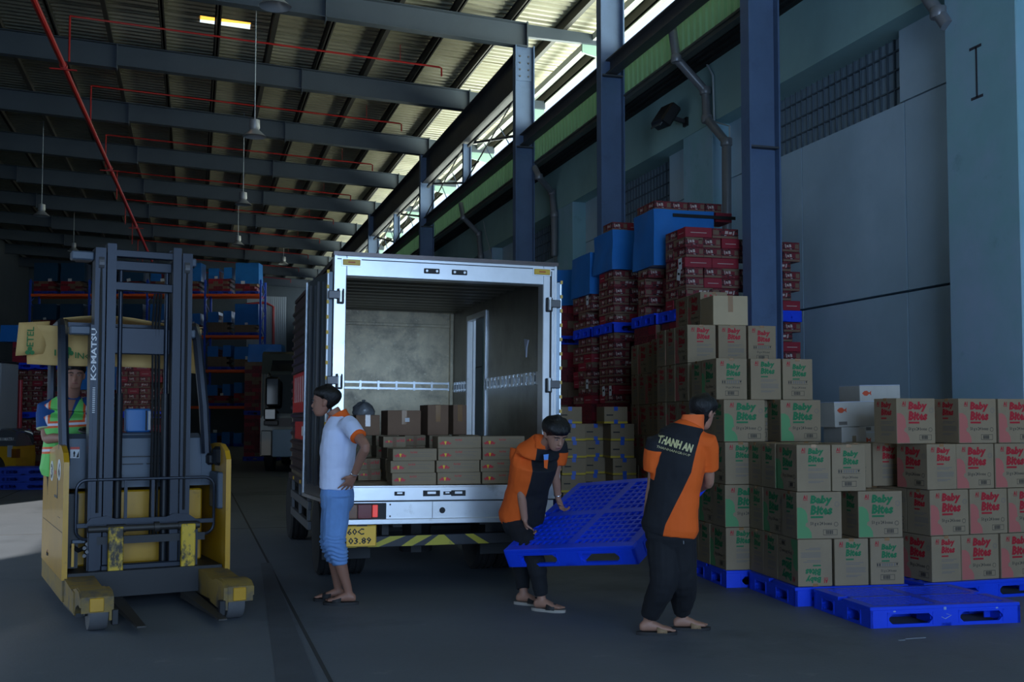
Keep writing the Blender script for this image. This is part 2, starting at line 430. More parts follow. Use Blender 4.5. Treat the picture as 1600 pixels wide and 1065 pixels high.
for k in (2, 4, 6, 8):
    ya, yb = Y0+PITCHY*k+.02, Y0+PITCHY*(k+2)-.02
    o = thing('eave_girder', 'deep dark eave girder %s' % {2: 'running back from the third column', 4: 'behind the fourth column', 6: 'behind the fifth column', 8: 'at the far end'}[k], 'girder', (XC, ya, 8.88), 0, 'eave girders on the column line')
    L = yb-ya
    b = MB(); b.b2(-.014, .014, 0, L, .02, .82, m_steel_dk); b.build('web', o)
    for z in (0.012, .83):
        b = MB(); b.b2(-.15, .15, 0, L, z-.012, z+.012, m_steel_dk); b.build('flange', o)
    o = thing('wind_bracing', 'thin dark diagonal bracing bars %s' % {2: 'below the nearest eave girder', 4: 'below the second eave girder', 6: 'below the third eave girder', 8: 'below the farthest eave girder'}[k], 'bracing', (XC, ya, ZB1), 0, 'bracing in the open strip')
    for hh in (0, 1):
        y0 = hh*PITCHY+.12; y1 = y0+PITCHY-.3
        b = MB(); b.tube([(.05, y0, .05), (.05, y1, 1.05)], .035, m_steel_dk, 6); b.build('diagonal_bar', o)
        b = MB(); b.tube([(-.05, y1, .05), (-.05, y0, 1.05)], .02, m_steel_dk, 6); b.build('diagonal_bar', o)
        b = MB(); b.bar((0, y0, .98 if hh else .95), (0, y1, .98 if hh == 0 else .95), .07, .07, m_steel_dk); b.build('strut', o)
        for q in (.35, .65):
            b = MB(); b.tube([(.35, y0+q*PITCHY, .1), (.35, y0+q*PITCHY+1.2, 1.0)], .014, m_steel, 5); b.build('thin_rod', o)

# rafters
for k in range(2, 12):
    y = Y0+PITCHY*k
    o = thing('roof_rafter', 'blue grey tapered roof rafter, %s' % ('hidden above the camera' if k < 2 else ['', '', 'nearest, crossing the top of the picture', 'second from the top of the picture', 'third from the top of the picture', 'fourth from the top of the picture', 'fifth from the top of the picture', 'sixth from the top of the picture', 'seventh from the top of the picture', 'eighth from the top of the picture', 'ninth from the top of the picture', 'farthest, above the racks'][k]), 'rafter', (0, y, 0), 0, 'rafters of the hall roof')
    D = .5
    for (xa, xb, dr) in ((-10, -6.4, 0), (-6.4, -1.9, .07), (-1.9, 2.6, .0), (2.6, XC+.05, .0)):
        za, zb = raft_z(xa), raft_z(xb)
        b = MB()
        b.prism([(xa+.01, za-dr), (xb-.01, zb-dr), (xb-.01, zb+D), (xa+.01, za+D)], 'y', -.008, .008, m_raft)
        b.prism([(xa, za-dr-.016), (xb, zb-dr-.016), (xb, zb-dr), (xa, za-dr)], 'y', -.12, .12, m_raft)
        b.prism([(xa, za+D), (xb, zb+D), (xb, zb+D+.016), (xa, za+D+.016)], 'y', -.12, .12, m_raft)
        b.build('rafter_segment', o)
        b = MB(); b.b2(xa-.012, xa+.012, -.12, .12, za-.10, za+D, m_raft); b.build('splice_plate', o)
    b = MB(); zc = raft_z(XC)
    b.prism([(XC+.05, zc+.22), (9.2, zc+.20), (9.2, zc+.41), (XC+.05, zc+.5)], 'y', -.06, .06, m_raft); b.build('outrigger', o)
    b = MB(); b.b2(XC+.04, XC+.07, -.13, .13, zc-.02, zc+.54, m_raft); b.build('end_plate', o)
# purlins and roof sheet
ROOFY0, ROOFY1 = -10.5, 75.5
xs = []; x = 9.2
while x > -10: xs.append(x); x -= 1.25
for i, x in enumerate(xs):
    z = raft_z(x)+.52
    b = MB(); b.b2(x-.035, x+.035, ROOFY0, ROOFY1, z, z+.22, m_purl); b.b2(x-.008, x+.07, ROOFY0, ROOFY1, z, z+.014, m_purl); b.b2(x-.07, x+.008, ROOFY0, ROOFY1, z+.206, z+.22, m_purl)
    tag(b.build('roof_purlin'), 'thin roof purlin running the length of the hall, %s counted from the eave' % ORD[i], 'purlin', 'purlins under the roof sheet')
b = MB(); SK = (0.05, 1.2, 25.9, 26.35)                   # a slit left open by a slipped amber skylight
def roof_strip(y0, y1, xa, xb):
    vs = []; y = y0
    while y < y1-1e-6:
        for dy, dz in ((0, 0), (.09, 0), (.125, .05), (.215, .05)): vs.append((min(y+dy, y1), dz))
        y += .25
    vs.append((y1, 0)); k = len(vs)
    za, zb = raft_z(xa)+.745, raft_z(xb)+.745
    b.add([(xa, y, za+d) for y, d in vs]+[(xb, y, zb+d) for y, d in vs], [(i, i+1, k+i+1, k+i) for i in range(k-1)], m_roof)
for (y0, y1, xa, xb) in ((ROOFY0, SK[2], -10.3, 9.3), (SK[2], SK[3], -10.3, SK[0]), (SK[2], SK[3], SK[1], 9.3), (SK[3], ROOFY1, -10.3, 9.3)):
    roof_strip(y0, y1, xa, xb)
b.v = [(v[0], v[1], v[2]) for v in b.v]
struct(b.build('ceiling'))
m_sky = bpy.data.materials.new('amber_skylight'); m_sky.use_nodes = True
_t = m_sky.node_tree; _p = _t.nodes['Principled BSDF']; _tl = _t.nodes.new('ShaderNodeBsdfTranslucent'); _tl.inputs[0].default_value = (.95, .62, .22, 1)
_t.links.new(_tl.outputs[0], _t.nodes['Material Output'].inputs[0])
b = MB(); z = raft_z(.6)+.80
b.b2(SK[0]-.05, SK[1]+.05, SK[2]-.1, SK[3]-.1, z, z+.006, m_sky); struct(b.build('window_50'))
# gutter and perforated fascia along the roof edge
b = MB(); z = raft_z(8.6)
b.b2(8.62, 8.70, ROOFY0, ROOFY1, z+.36, z+.52, m_white_metal); b.b2(8.70, 8.78, ROOFY0, ROOFY1, z+.36, z+.40, m_flash)
z = raft_z(9.3)
b.b2(9.3, 9.33, ROOFY0, ROOFY1, z+.47, z+.80, m_flash); b.b2(9.18, 9.3, ROOFY0, ROOFY1, z+.45, z+.48, m_flash)
y = 6.0
while y < 74:
    b.b2(9.285, 9.299, y, y+.11, z+.54, z+.60, m_white_metal); y += .19
struct(b.build('trim_%d' % n)); n += 1
for k in range(0, 11):
    y = Y0+PITCHY*k+.05
    b = MB(); b.prism([(8.4, 9.80), (9.2, 9.62), (9.2, 9.975), (8.4, 9.995)], 'y', y-.03, y+.03, mat('pale_green_bracket', (150, 182, 168), .6))
    tag(b.build('eave_bracket'), 'pale green eave bracket at the open strip, %s from the front' % ORD[k], 'bracket', 'eave brackets')

# sprinkler pipes: one long main and a thin branch in each roof bay
o = thing('sprinkler_main', 'long thick red sprinkler main pipe under the roof', 'pipe', (0, 0, 0))
b = MB(); A = Vector((-3.25, 9.5, 9.25)); B = Vector((-2.0, 56, 9.2)); b.tube([A, B], .062, m_red_pipe, 10); b.build('pipe_run', o)
for y in (25.4, 35.5, 46):
    t = (y-A.y)/(B.y-A.y); p = A.lerp(B, t)
    b = MB(); b.tube([p-Vector((0, .06, 0)), p+Vector((0, .06, 0))], .085, m_red_pipe, 10); b.b2(p.x-.28, p.x+.28, p.y-.02, p.y+.02, p.z-.10, p.z-.07, m_red_pipe)
    b.build('pipe_coupling', o)
for k in range(0, 11):
    y = Y0+PITCHY*k+2.4; x1 = 5.6
    b = MB(); za, zb = raft_z(-2.8)+.1, raft_z(x1)+.1
    b.tube([(-2.7, y, za), (x1, y, zb), (x1+.06, y, zb-.02), (x1+.06, y, zb-.22)], .022, m_red_pipe, 6)
    b.tube([(-2.7, y, za), (-2.7, y, 9.3)], .022, m_red_pipe, 6)
    b.tube([(4.65, y, zb+.02), (4.65, y, raft_z(4.65)+.525)], .008, m_red_pipe, 5)
    tag(b.build('sprinkler_branch'), 'thin red sprinkler branch pipe in roof bay, %s from the front' % ORD[k], 'pipe', 'sprinkler branches')

# downpipes, conduits and floodlight on the right wall
def downpipe(y, pts, label, g=True):
    o = thing('downpipe', label, 'pipe', (0, 0, 0), 0, 'grey downpipes from the gutter')
    b = MB(); b.tube(pts, .072, m_pipe, 12); b.build('pipe_run', o, 40)
    for p in pts[1:-1]:
        b = MB(); b.lathe([(.082, -.06), (.09, -.05), (.09, .05), (.082, .06)], m_pipe, tuple(p), 12); b.build('elbow_collar', o, 40)
    return o
def wallpts(l): return [on_x(u, v, X) for u, v, X in l]
downpipe(0, wallpts([(1049, 35, 7.18), (1057, 92, 7.18), (1102, 142, XW-.1), (1105, 186, XW-.1), (1135, 222, XW-.1), (1136, 420, XW-.1)]), 'grey downpipe with two bends beside the black floodlight')
downpipe(0, wallpts([(1438, -20, XW-.1), (1466, 20, XW-.05), (1480, 40, XW-.02)]), 'short grey downpipe piece at the top edge beside the near pier')
downpipe(0, wallpts([(836, 262, 7.2), (842, 276, 7.2), (862, 300, XW-.1), (866, 335, XW-.1), (866, 400, XW-.1)]), 'grey downpipe elbow right of the bolted column')
downpipe(0, wallpts([(720, 318, 7.2), (724, 340, 7.2), (748, 365, XW-.1), (751, 400, XW-.1), (751, 440, XW-.1)]), 'grey downpipe elbow just above the truck roof')
b = MB(); b.tube(wallpts([(1100, 92, XW-.03), (1114, 118, XW-.03), (1116, 190, XW-.03), (1140, 197, XW-.03), (1142, 400, XW-.03)]), .016, m_conduit, 6)
tag(b.build('conduit'), 'thin white conduit bent round the grey downpipe', 'conduit')
b = MB(); b.tube(wallpts([(755, 345, XW-.03), (760, 370, XW-.03), (768, 400, XW-.03), (770, 430, XW-.03)]), .012, m_conduit, 6)
tag(b.build('cable'), 'thin dark cable hanging on the wall above the truck roof', 'cable')
m_blackmetal = mat('black_metal', (30, 30, 32), .4, .2)
m_lens = mat('lamp_lens', (90, 96, 100), .15)
p = on_x(1072, 183, XW)
o = thing('floodlight', 'black floodlight fixed to the wall beside a grey downpipe', 'floodlight', p)
b = MB(); R = Matrix.Rotation(math.radians(32), 3, 'Y')@Matrix.Rotation(math.radians(8), 3, 'X')
b.box((-.34, .06, 0), (.20, .54, .38), m_blackmetal, rot=R, bev=.03); b.build('housing', o)
b = MB(); b.box((-.44, .06, -.06), (.015, .46, .30), m_lens, rot=R); b.build('lens', o)
b = MB(); b.bar((-.28, .06, 0), (0, -.02, -.09), .07, .06, m_blackmetal); b.box((-.02, -.02, -.09), (.04, .14, .14), m_blackmetal); b.build('bracket', o)
# high-bay lamps
m_lampgrey = mat('lamp_housing', (150, 152, 155), .4, .4)
m_lampbell = mat('lamp_reflector', (168, 172, 175), .3, .3)
lamp0 = None
for i, (u, v, d) in enumerate([(398, 203, 24), (380, 312, 33), (372, 377, 44), (65, 330, 35), (115, 387, 50), (430, -4, 17.5), (443, 408, 55)]):
    p = at(u, v, d); top = raft_z(p.x)+.755
    lab = ['nearest unlit high-bay lamp hanging on a white rod', 'unlit high-bay lamp hanging above the truck, second in its row', 'small far unlit high-bay lamp above the racks', 'unlit high-bay lamp at the left edge', 'far unlit high-bay lamp left of the mast', 'unlit high-bay lamp cut by the top edge', 'tiny far lamp left of the truck roof'][i]
    o = thing('high_bay_lamp', lab, 'lamp', p, 0, 'hanging high-bay lamps')
    b = MB(); b.tube([(0, 0, .2), (0, 0, top-p.z)], .012, m_conduit, 6); b.build('hanging_rod', o)
    b = MB(); b.lathe([(.05, .24), (.11, .22), (.115, .05), (.09, .0)], m_lampgrey, n=14); b.build('ballast_housing', o, 40)
    b = MB(); b.lathe([(.09, .01), (.13, -.03), (.24, -.13), (.26, -.15), (.235, -.135), (.11, -.03)], m_lampbell, n=18); b.build('bell_reflector', o, 40)
# ================================================================== THE TRUCK
m_alu = mat('truck_aluminium', (206, 209, 212), .30, .6, noise_=(3, .10), wear=((150, 148, 142), 4, .62, .8), bump=(14, .03))
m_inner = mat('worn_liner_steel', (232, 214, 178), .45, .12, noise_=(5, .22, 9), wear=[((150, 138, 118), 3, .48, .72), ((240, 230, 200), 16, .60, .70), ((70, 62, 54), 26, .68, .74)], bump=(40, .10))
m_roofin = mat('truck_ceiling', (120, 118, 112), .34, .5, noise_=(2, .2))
m_skin = mat('truck_side_skin', (92, 84, 82), .28, .6, noise_=(2, .25))
m_doorsteel = mat('truck_door_steel', (96, 108, 118), .25, .7, noise_=(1.5, .22))
m_chassis = mat('chassis_black', (34, 33, 33), .6)
m_rubber = mat('tyre_rubber', (30, 30, 31), .8, bump=(30, .2))
m_rim = mat('steel_rim', (96, 96, 98), .45, .4)
m_flap = mat('mudflap', (44, 46, 48), .7)
m_redlens = mat('red_tail_lens', (120, 18, 18), .2)
m_redrefl = mat('glowing_tail_reflector', (235, 60, 50), .3, emit=((255, 70, 50), .35))  # reflector made to glow, standing in for the light it throws back
m_amberlens = mat('amber_lens', (120, 70, 20), .2)
m_ylabel = mat('yellow_marker', (214, 170, 40), .4)
m_plate = mat('yellow_number_plate', (255, 196, 30), .4)
m_blackink = mat('black_ink', (22, 22, 22), .6)
m_chev_y = mat('chevron_yellow', (190, 176, 44), .5, wear=((96, 88, 40), 6, .6, .75))
m_chev_k = mat('chevron_black', (40, 42, 48), .5)
m_redgraphic = mat('red_graphic', (188, 52, 44), .35)
m_whiteink = mat('white_ink', (222, 222, 222), .5)
m_glass = mat('dark_glass', (14, 18, 22), .06, spec=.8)
m_cab = mat('cab_paint', (150, 156, 164), .3, coat=.4)
TX, TY, TWD, TLN, BED, TOP = 1.135, 9.35, 1.985, 3.85, .90, 2.885
ROLL = .010
truck = thing('box_truck', 'box truck with open silver rear frame being loaded', 'truck', (TX, TY, 0))
def tp(b, name, sm=None, roll=True):
    o = b.build(name, truck, sm)
    if roll: o.rotation_euler = (0, ROLL, 0); o.location = (0, 0, ROLL*TWD/2)
    return o
T = .045
# left wall, corrugated outside
b = MB(); k = 0; z = BED-.06; pts = []
while z < TOP-.22:
    pts += [(0, z), (0, z+.045), (-.022, z+.06), (-.022, z+.085)]; z += .1
pts += [(0, z), (0, TOP-.06), (T, TOP-.06), (T, BED-.06)]
b.prism([(x, zz) for x, zz in pts], 'y', .12, TLN, m_skin)
lw = tp(b, 'side_wall')
b = MB()
b.b2(-.026, -.021, 1.75, 3.55, 1.55, 1.98, m_redgraphic); b.b2(-.026, -.021, 1.2, 3.2, 1.26, 1.45, m_redgraphic)
for i in range(7):
    y = 1.9+i*.22; b.add([(-.028, y, 1.66), (-.028, y+.06, 1.66), (-.028, y+.1, 1.94), (-.028, y+.04, 1.94)], [(0, 1, 2, 3)], m_whiteink)
b.b2(-.028, -.022, 1.5, 2.4, 1.30, 1.40, m_whiteink)
tp(b, 'side_graphic')
# right wall with the open side doorway
b = MB(); X0, X1 = TWD-T, TWD
D0, D1 = 2.22, 3.02
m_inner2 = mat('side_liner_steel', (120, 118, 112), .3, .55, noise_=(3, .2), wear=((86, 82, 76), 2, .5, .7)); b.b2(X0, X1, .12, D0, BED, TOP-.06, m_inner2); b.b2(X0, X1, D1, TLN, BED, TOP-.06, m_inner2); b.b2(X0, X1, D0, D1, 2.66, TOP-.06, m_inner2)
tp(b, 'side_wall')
b = MB()
for (y0, y1, z0, z1) in ((D0-.03, D0+.01, BED, 2.70), (D1-.01, D1+.03, BED, 2.70), (D0, D1, 2.64, 2.70)):
    b.b2(X0-.018, X1+.01, y0, y1, z0, z1, m_alu, bev=.004)
tp(b, 'side_door_frame')
sd = MB(); sd.b2(TWD+.02, TWD+.05, D1+.02, D1+.82, BED, 2.66, m_alu); tp(sd, 'side_door')
# front bulkhead, roof with rounded ribs, bed
b = MB(); b.b2(0, TWD, TLN-.05, TLN, BED, TOP-.06, m_inner)
for zz in (1.86, 1.93): b.b2(T, X0, TLN-.07, TLN-.05, zz-.012, zz+.012, m_alu)
for i in range(9): b.b2(.12+i*.22, .145+i*.22, TLN-.075, TLN-.05, 1.84, 1.95, m_alu)
b.b2(T, X0, TLN-.075, TLN-.05, 2.62, 2.66, m_inner, bev=.005)
b.b2(X0-.05, X0, TLN-.1, TLN-.05, BED, 2.8, m_inner, bev=.01)
tp(b, 'front_bulkhead')
b = MB()
b.b2(0, TWD, .1, TLN, TOP-.04, TOP, m_skin)
y = .2
while y < TLN-.1:
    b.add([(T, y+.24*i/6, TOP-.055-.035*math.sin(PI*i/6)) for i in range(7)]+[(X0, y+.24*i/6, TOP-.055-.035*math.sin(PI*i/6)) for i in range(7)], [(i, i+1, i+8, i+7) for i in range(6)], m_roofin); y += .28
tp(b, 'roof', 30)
b = MB()
for zz in (1.84, 1.92): b.b2(X0-.012, X0, .15, D0-.05, zz-.01, zz+.01, m_alu); 
for i in range(14):
    y = .25+i*.14; b.b2(X0-.016, X0, y, y+(.05 if i % 3 else .09), 1.82, 1.94, m_alu)
for zz in (1.84, 1.92): b.b2(X0-.012, X0, D1+.05, TLN-.1, zz-.01, zz+.01, m_alu)
for i in range(5): b.b2(X0-.016, X0, D1+.1+i*.13, D1+.15+i*.13, 1.82, 1.94, m_alu)
tp(b, 'lashing_rail')
b = MB(); b.b2(0, TWD, .06, TLN, BED-.10, BED, m_inner); tp(b, 'load_floor')
# rear frame
b = MB()
b.b2(-.01, .095, -.03, .12, BED-.02, TOP, m_alu, bev=.006); b.b2(-.01, .012, -.045, -.03, BED-.02, TOP, m_alu); tp(b, 'frame_post')
b = MB(); b.b2(TWD-.115, TWD+.01, -.03, .12, BED-.02, TOP, m_alu, bev=.006); b.b2(TWD-.012, TWD+.01, -.045, -.03, BED-.02, TOP, m_alu); b.b2(TWD-.05, TWD-.035, -.04, -.03, BED, TOP-.05, m_chassis); tp(b, 'frame_post')
b = MB(); b.b2(.095, TWD-.115, -.03, .12, TOP-.175, TOP, m_alu, bev=.006); b.b2(-.02, TWD+.02, -.06, .1, TOP-.004, TOP+.028, m_skin); b.b2(0, TWD, -.036, -.03, TOP-.035, TOP-.028, m_chassis); tp(b, 'frame_header')
b = MB()
for x, w in ((.84, .14), (1.09, .14)):
    b.box((x, -.033, TOP-.10), (w, .012, .045), m_chassis, bev=.005)
    for dx in (-.045, .045): b.lathe([(.011, -.047), (.011, -.03)], m_alu, (x+dx, 0, TOP-.10), 8, 'y')
tp(b, 'latch_keeper')
for x in (.135, TWD-.13):
    b = MB(); b.box((x, -.036, TOP-.06), (.17, .014, .068), m_alu); b.box((x, -.045, TOP-.06), (.15, .012, .05), m_ylabel, bev=.004)
    b.box((x, -.0515, TOP-.06), (.06, .002, .012), mat('amber_text', (190, 90, 20), .5))
    tp(b, 'marker_lamp')
for x, sgn in ((.045, -1), (TWD-.06, 1)):
    for zz in (2.53, 1.80):
        b = MB(); b.box((x, -.042, zz), (.06, .025, .13), m_chassis, bev=.006); b.tube([(x, -.06, zz-.05), (x, -.06, zz+.05)], .014, m_alu, 8)
        b.box((x+sgn*.055, -.05, zz+.01), (.10, .03, .07), m_rim, bev=.006); b.lathe([(.014, -.07), (.014, -.05)], m_alu, (x, 0, zz+.055), 8, 'y')
        tp(b, 'door_hinge')
# rear sill, lamp panel, plate, under-run bar
b = MB(); b.b2(-.01, TWD+.01, -.05, .06, BED-.115, BED+.002, m_alu, bev=.004); b.b2(-.01, TWD+.01, -.045, .02, BED+.002, BED+.012, m_alu)
for x, w, h in ((.58, .09, .035), (.86, .15, .05), (1.0, .07, .03), (1.10, .13, .05)):
    b.box((x, -.052, BED-.055), (w, .006, h), m_chassis, bev=.002); b.box((x, -.056, BED-.05), (w*.5, .006, h*.4), m_alu)
tp(b, 'rear_sill')
b = MB(); b.b2(0, TWD, -.02, .05, BED-.285, BED-.125, m_alu, bev=.003); b.b2(-.01, TWD+.01, -.06, .05, BED-.315, BED-.27, m_alu, bev=.004)
b.b2(0, TWD, -.012, .02, BED-.128, BED-.112, m_chassis)
b.disc((.965, -.0215, BED-.205), (1, 0, 0), (0, 0, 1), .027, m_blackink); b.b2(.875, .879, -.0215, -.02, BED-.27, BED-.13, m_chassis)
for zz in (.15, .25): b.disc((.505, -.0215, BED-zz), (1, 0, 0), (0, 0, 1), .008, m_blackink, 8)
tp(b, 'lamp_panel')
for sx in (0, 1):
    X = (lambda a: a) if sx == 0 else (lambda a: TWD-a)
    b = MB(); b.b2(X(.10), X(.47), -.035, -.02, BED-.275, BED-.135, m_chassis, bev=.004)
    b.b2(X(.12), X(.22), -.042, -.03, BED-.265, BED-.145, m_amberlens, bev=.004); b.b2(X(.225), X(.345), -.042, -.03, BED-.265, BED-.145, m_redlens, bev=.004)
    b.b2(X(.35), X(.395), -.044, -.03, BED-.255, BED-.15, m_redrefl, bev=.004); tp(b, 'tail_lamp')
b = MB(); PX = .10; b.b2(PX, PX+.29, -.05, -.04, .405, .585, m_plate, bev=.003)
b.b2(PX+.004, PX+.286, -.0505, -.05, .409, .412, m_blackink); b.b2(PX+.004, PX+.286, -.0505, -.05, .578, .581, m_blackink); b.b2(PX+.283, PX+.286, -.0505, -.05, .409, .581, m_blackink)
b.text('60C', 1, m_blackink, (PX+.04, -.0512, .505), (1, 0, 0), (0, 0, 1), bold=.02, width=.145, height=.058)
b.text('103.89', 1, m_blackink, (PX+.022, -.0512, .428), (1, 0, 0), (0, 0, 1), bold=.02, width=.225, height=.058)
b.b2(PX+.12, PX+.21, -.055, -.03, .58, .60, m_chassis); tp(b, 'number_plate', roll=False)
b = MB(); b.b2(.12, 1.95, .25, .32, .36, .46, m_chev_k, bev=.006)
for x0, x1, fl in ((.36, .62, 0), (.66, .86, 0), (.95, 1.25, 2), (1.22, 1.45, 1), (.16, .34, 0)):
    if fl == 0: q = [(x0, .365), (x0+.1, .365), (x1+.08, .455), (x1-.06, .455)]
    elif fl == 1: q = [(x0+.02, .455), (x0+.10, .455), (x1+.02, .365), (x1-.08, .365)]
    else: q = [(x0-.08, .365), (x1-.1, .365), (x1-.2, .455), (x0+.05, .455)]
    b.poly([(px, pz) for px, pz in q], (0, .2485, 0), (1, 0, 0), (0, 0, 1), m_chev_y)
b.b2(.5, .56, .32, .5, .36, .75, m_chassis); b.b2(1.45, 1.51, .32, .5, .36, .75, m_chassis)
tp(b, 'underrun_bar', roll=False)
# chassis, wheels, mudflaps, side guards
b = MB()
for x in (.6, 1.38): b.b2(x-.04, x+.04, .1, 5.4, .55, .75, m_chassis)
for y in (.3, 1.0, 1.6, 2.6, 3.6): b.b2(.05, 1.93, y-.03, y+.03, .70, .80, m_chassis)
b.tube([(.3, 1.25, .4), (1.7, 1.25, .4)], .07, m_chassis, 10); b.tube([(.99, 1.25, .2), (.99, 1.25, .5)], .16, m_chassis, 10)
b.b2(.7, 1.25, 2.0, 3.0, .35, .6, m_chassis); b.b2(1.45, 1.9, 2.1, 3.0, .4, .7, m_chassis)
tp(b, 'chassis_frame', roll=False)
def wheel(x, y, w, r, par, nm='wheel'):
    pr = [(r*.55, -w/2), (r*.93, -w/2), (r, -w/2+.03)]
    for g in (-.3, 0, .3): pr += [(r, g*w-.02), (r-.012, g*w-.012), (r-.012, g*w+.012), (r, g*w+.02)]
    pr += [(r, w/2-.03), (r*.93, w/2), (r*.55, w/2)]
    b = MB(); b.lathe(pr, m_rubber, (x, y, r), 28, 'x'); t = b.build(nm, par, 40)
    b = MB(); b.lathe([(.02, -w/2+.02), (r*.2, -w/2+.0), (r*.3, -w/2+.05), (r*.57, -w/2+.02), (r*.57, w/2-.02), (r*.3, w/2-.05), (r*.2, w/2), (.02, w/2-.02)], m_rim, (x, y, r), 20, 'x'); b.build('rim', t, 40)
    return t
for x in (.02+.1, .02+.33, TWD-.35, TWD-.12): wheel(x, 1.25, .205, .39, truck)
for x in (.14, TWD-.14): wheel(x, 4.45, .22, .39, truck)
for x in (.02, TWD-.47):
    b = MB(); b.b2(x, x+.45, .76, .775, .20, .62, m_flap, bev=.005); tp(b, 'mudflap', roll=False)
for x in (-.01, TWD-.03):
    b = MB()
    for zz in (.42, .62): b.b2(x, x+.04, 1.75, 3.7, zz-.045, zz+.045, m_rim, bev=.005)
    for y in (1.85, 2.75, 3.6): b.b2(x+.005, x+.035, y-.03, y+.03, .4, .82, m_rim)
    tp(b, 'side_guard', roll=False)
b = MB(); b.b2(-.03, .05, .1, TLN, BED-.12, BED-.05, m_skin, bev=.005)
for y in (.5, 1.7, 2.4, 3.2): b.box((-.032, y, BED-.085), (.012, .09, .035), m_ylabel)
tp(b, 'side_rail')
b = MB(); b.b2(TWD-.05, TWD+.03, .1, TLN, BED-.12, BED-.05, m_skin, bev=.005); tp(b, 'side_rail')
# rear doors folded back along the sides
for sgn, hx in ((-1, -.012), (1, TWD+.012)):
    b = MB(); L = .93; a = .105
    M = Matrix.Translation((hx, -.03, 0)) @ Matrix.Rotation(sgn*-a*-1 if False else (a if sgn < 0 else -a), 4, 'Z'); b.T = M
    xx = (-.045, 0) if sgn < 0 else (0, .045)
    b.b2(xx[0], xx[1], .02, L, BED-.13, TOP-.14, m_doorsteel, bev=.006)
    so = xx[0] if sgn < 0 else xx[1]
    for y in (.02, L-.03): b.b2(so-.006, so+.006, y, y+.03, BED-.13, TOP-.14, m_alu)
    b.b2(so-.006, so+.006, .02, L, BED-.13, BED-.10, m_alu)
    for y in (.3, .62): b.tube([(so+sgn*.02, y, BED), (so+sgn*.02, y, TOP-.2)], .012, m_rim, 6)
    for i in range(14): b.box((so+sgn*.004, -.0+.01, 1.05+i*.13), (.02, .012, .03), m_ylabel)
    tp(b, 'rear_door')
# cab
b = MB(); b.prism([(TLN+.08, .55), (5.55, .55), (5.62, 1.25), (5.35, 2.1), (5.2, 2.2), (TLN+.08, 2.2)], 'x', .16, 1.84, m_cab); tp(b, 'cab', roll=False)
b = MB(); b.add([(.2, 5.635, 1.3), (1.8, 5.635, 1.3), (1.78, 5.375, 2.06), (.22, 5.375, 2.06)], [(0, 1, 2, 3)], m_glass)
for x in (.155, 1.845): b.add([(x, 4.3, 1.35), (x, 5.35, 1.35), (x, 5.15, 2.0), (x, 4.3, 2.0)], [(0, 1, 2, 3)], m_glass)
tp(b, 'cab_window', roll=False)

# ------------------------------------------------------------------ cargo in the truck
m_kraft = mat('kraft_cardboard', (150, 130, 102), .75, noise_=(4, .07), bump=(60, .04))
m_kraft_dk = mat('brown_cardboard', (140, 108, 84), .78, noise_=(3, .10))
m_tape = mat('clear_brown_tape', (160, 120, 80), .12, coat=.5)
m_bullred = mat('logo_red', (206, 34, 42), .5); m_bullyel = mat('logo_yellow', (240, 196, 30), .5); m_inkgrey = mat('grey_print', (120, 112, 104), .7)
def bull(b, o, ux, uy, h):
    """the two charging animals and the disc, as a simple flat emblem"""
    o = Vector(o); ux = Vector(ux); uy = Vector(uy); n = ux.cross(uy)
    b.disc(o+uy*h*.5, ux*1.0, uy, h*.42, m_bullyel, 14)
    body = [(-.12, .25), (-.32, .78), (-.62, .9), (-.95, .62), (-1.25, .42), (-1.38, .62), (-1.42, .35), (-1.1, .18), (-1.02, -.02), (-.88, .0), (-.86, .22), (-.6, .18), (-.42, -.04), (-.3, .02), (-.42, .24), (-.22, .1)]
    for s in (1, -1): b.poly([(x*s*h, y*h) for x, y in body], o+n*.0006, ux, uy, m_bullred)
def drink_carton(W_, D_, H_, end=False):
    b = MB(); b.box((0, 0, H_/2), (W_, D_, H_), m_kraft, bev=.003)
    o = b.build('energy_drink_carton')
    p = MB(); yf = -D_/2-.0012
    if not end:
        bull(p, (-W_*.33, yf, H_*.28), (1, 0, 0), (0, 0, 1), H_*.36)
        p.text('Red Bull', 1, m_bullred, (-W_*.10, yf, H_*.62), (1, 0, 0), (0, 0, 1), bold=.02, width=W_*.15, height=H_*.16)
        for i in range(3): p.b2(-W_*.10+(W_*.18 if i == 2 else 0), W_*(.32, .38, .42)[i], yf, yf+.0005, H_*(.47-.0+(.21 if i == 2 else -.13*i)), H_*(.50+(.21 if i == 2 else -.13*i)), m_inkgrey)
        p.b2(-W_*.46, W_*.47, yf, yf+.0005, H_*.93, H_*.945, m_inkgrey)
    else:
        bull(p, (-W_*.25, yf, H_*.42), (1, 0, 0), (0, 0, 1), H_*.26)
        p.text('Red Bull', 1, m_bullred, (W_*.04, yf, H_*.5), (1, 0, 0), (0, 0, 1), bold=.03, width=W_*.40, height=H_*.3)
        p.b2(-W_*.42, W_*.42, yf, yf+.0005, H_*.3, H_*.32, m_inkgrey)
    p.build('printed_emblem', o, recalc=False)
    t = MB(); t.box((0, -D_/2-.001, H_/2), (.035, .002, H_*.9), m_kraft_dk) if end else t.box((W_/2+.001, 0, H_/2), (.002, .05, H_*.9), m_tape)
    t.build('tape_strip', o)
    return o
CZ = BED+.0125
front = drink_carton(.392, .26, .105)
small = drink_carton(.215, .30, .102, True)
front_first = small_first = True
GR = 'energy drink cartons in the truck'
def put(proto, first, loc, rz, label):
    if first:
        proto.location = loc; proto.rotation_euler = (0, 0, rz); tag(proto, label, 'carton', GR); return proto
    return dup(proto, loc, rz, label, GR)
fx = [(655, 3, 'left three-high stack at the truck sill'), (732, 4, 'middle stack at the truck sill'), (809, 4, 'right stack beside the bending man')]
ff = True
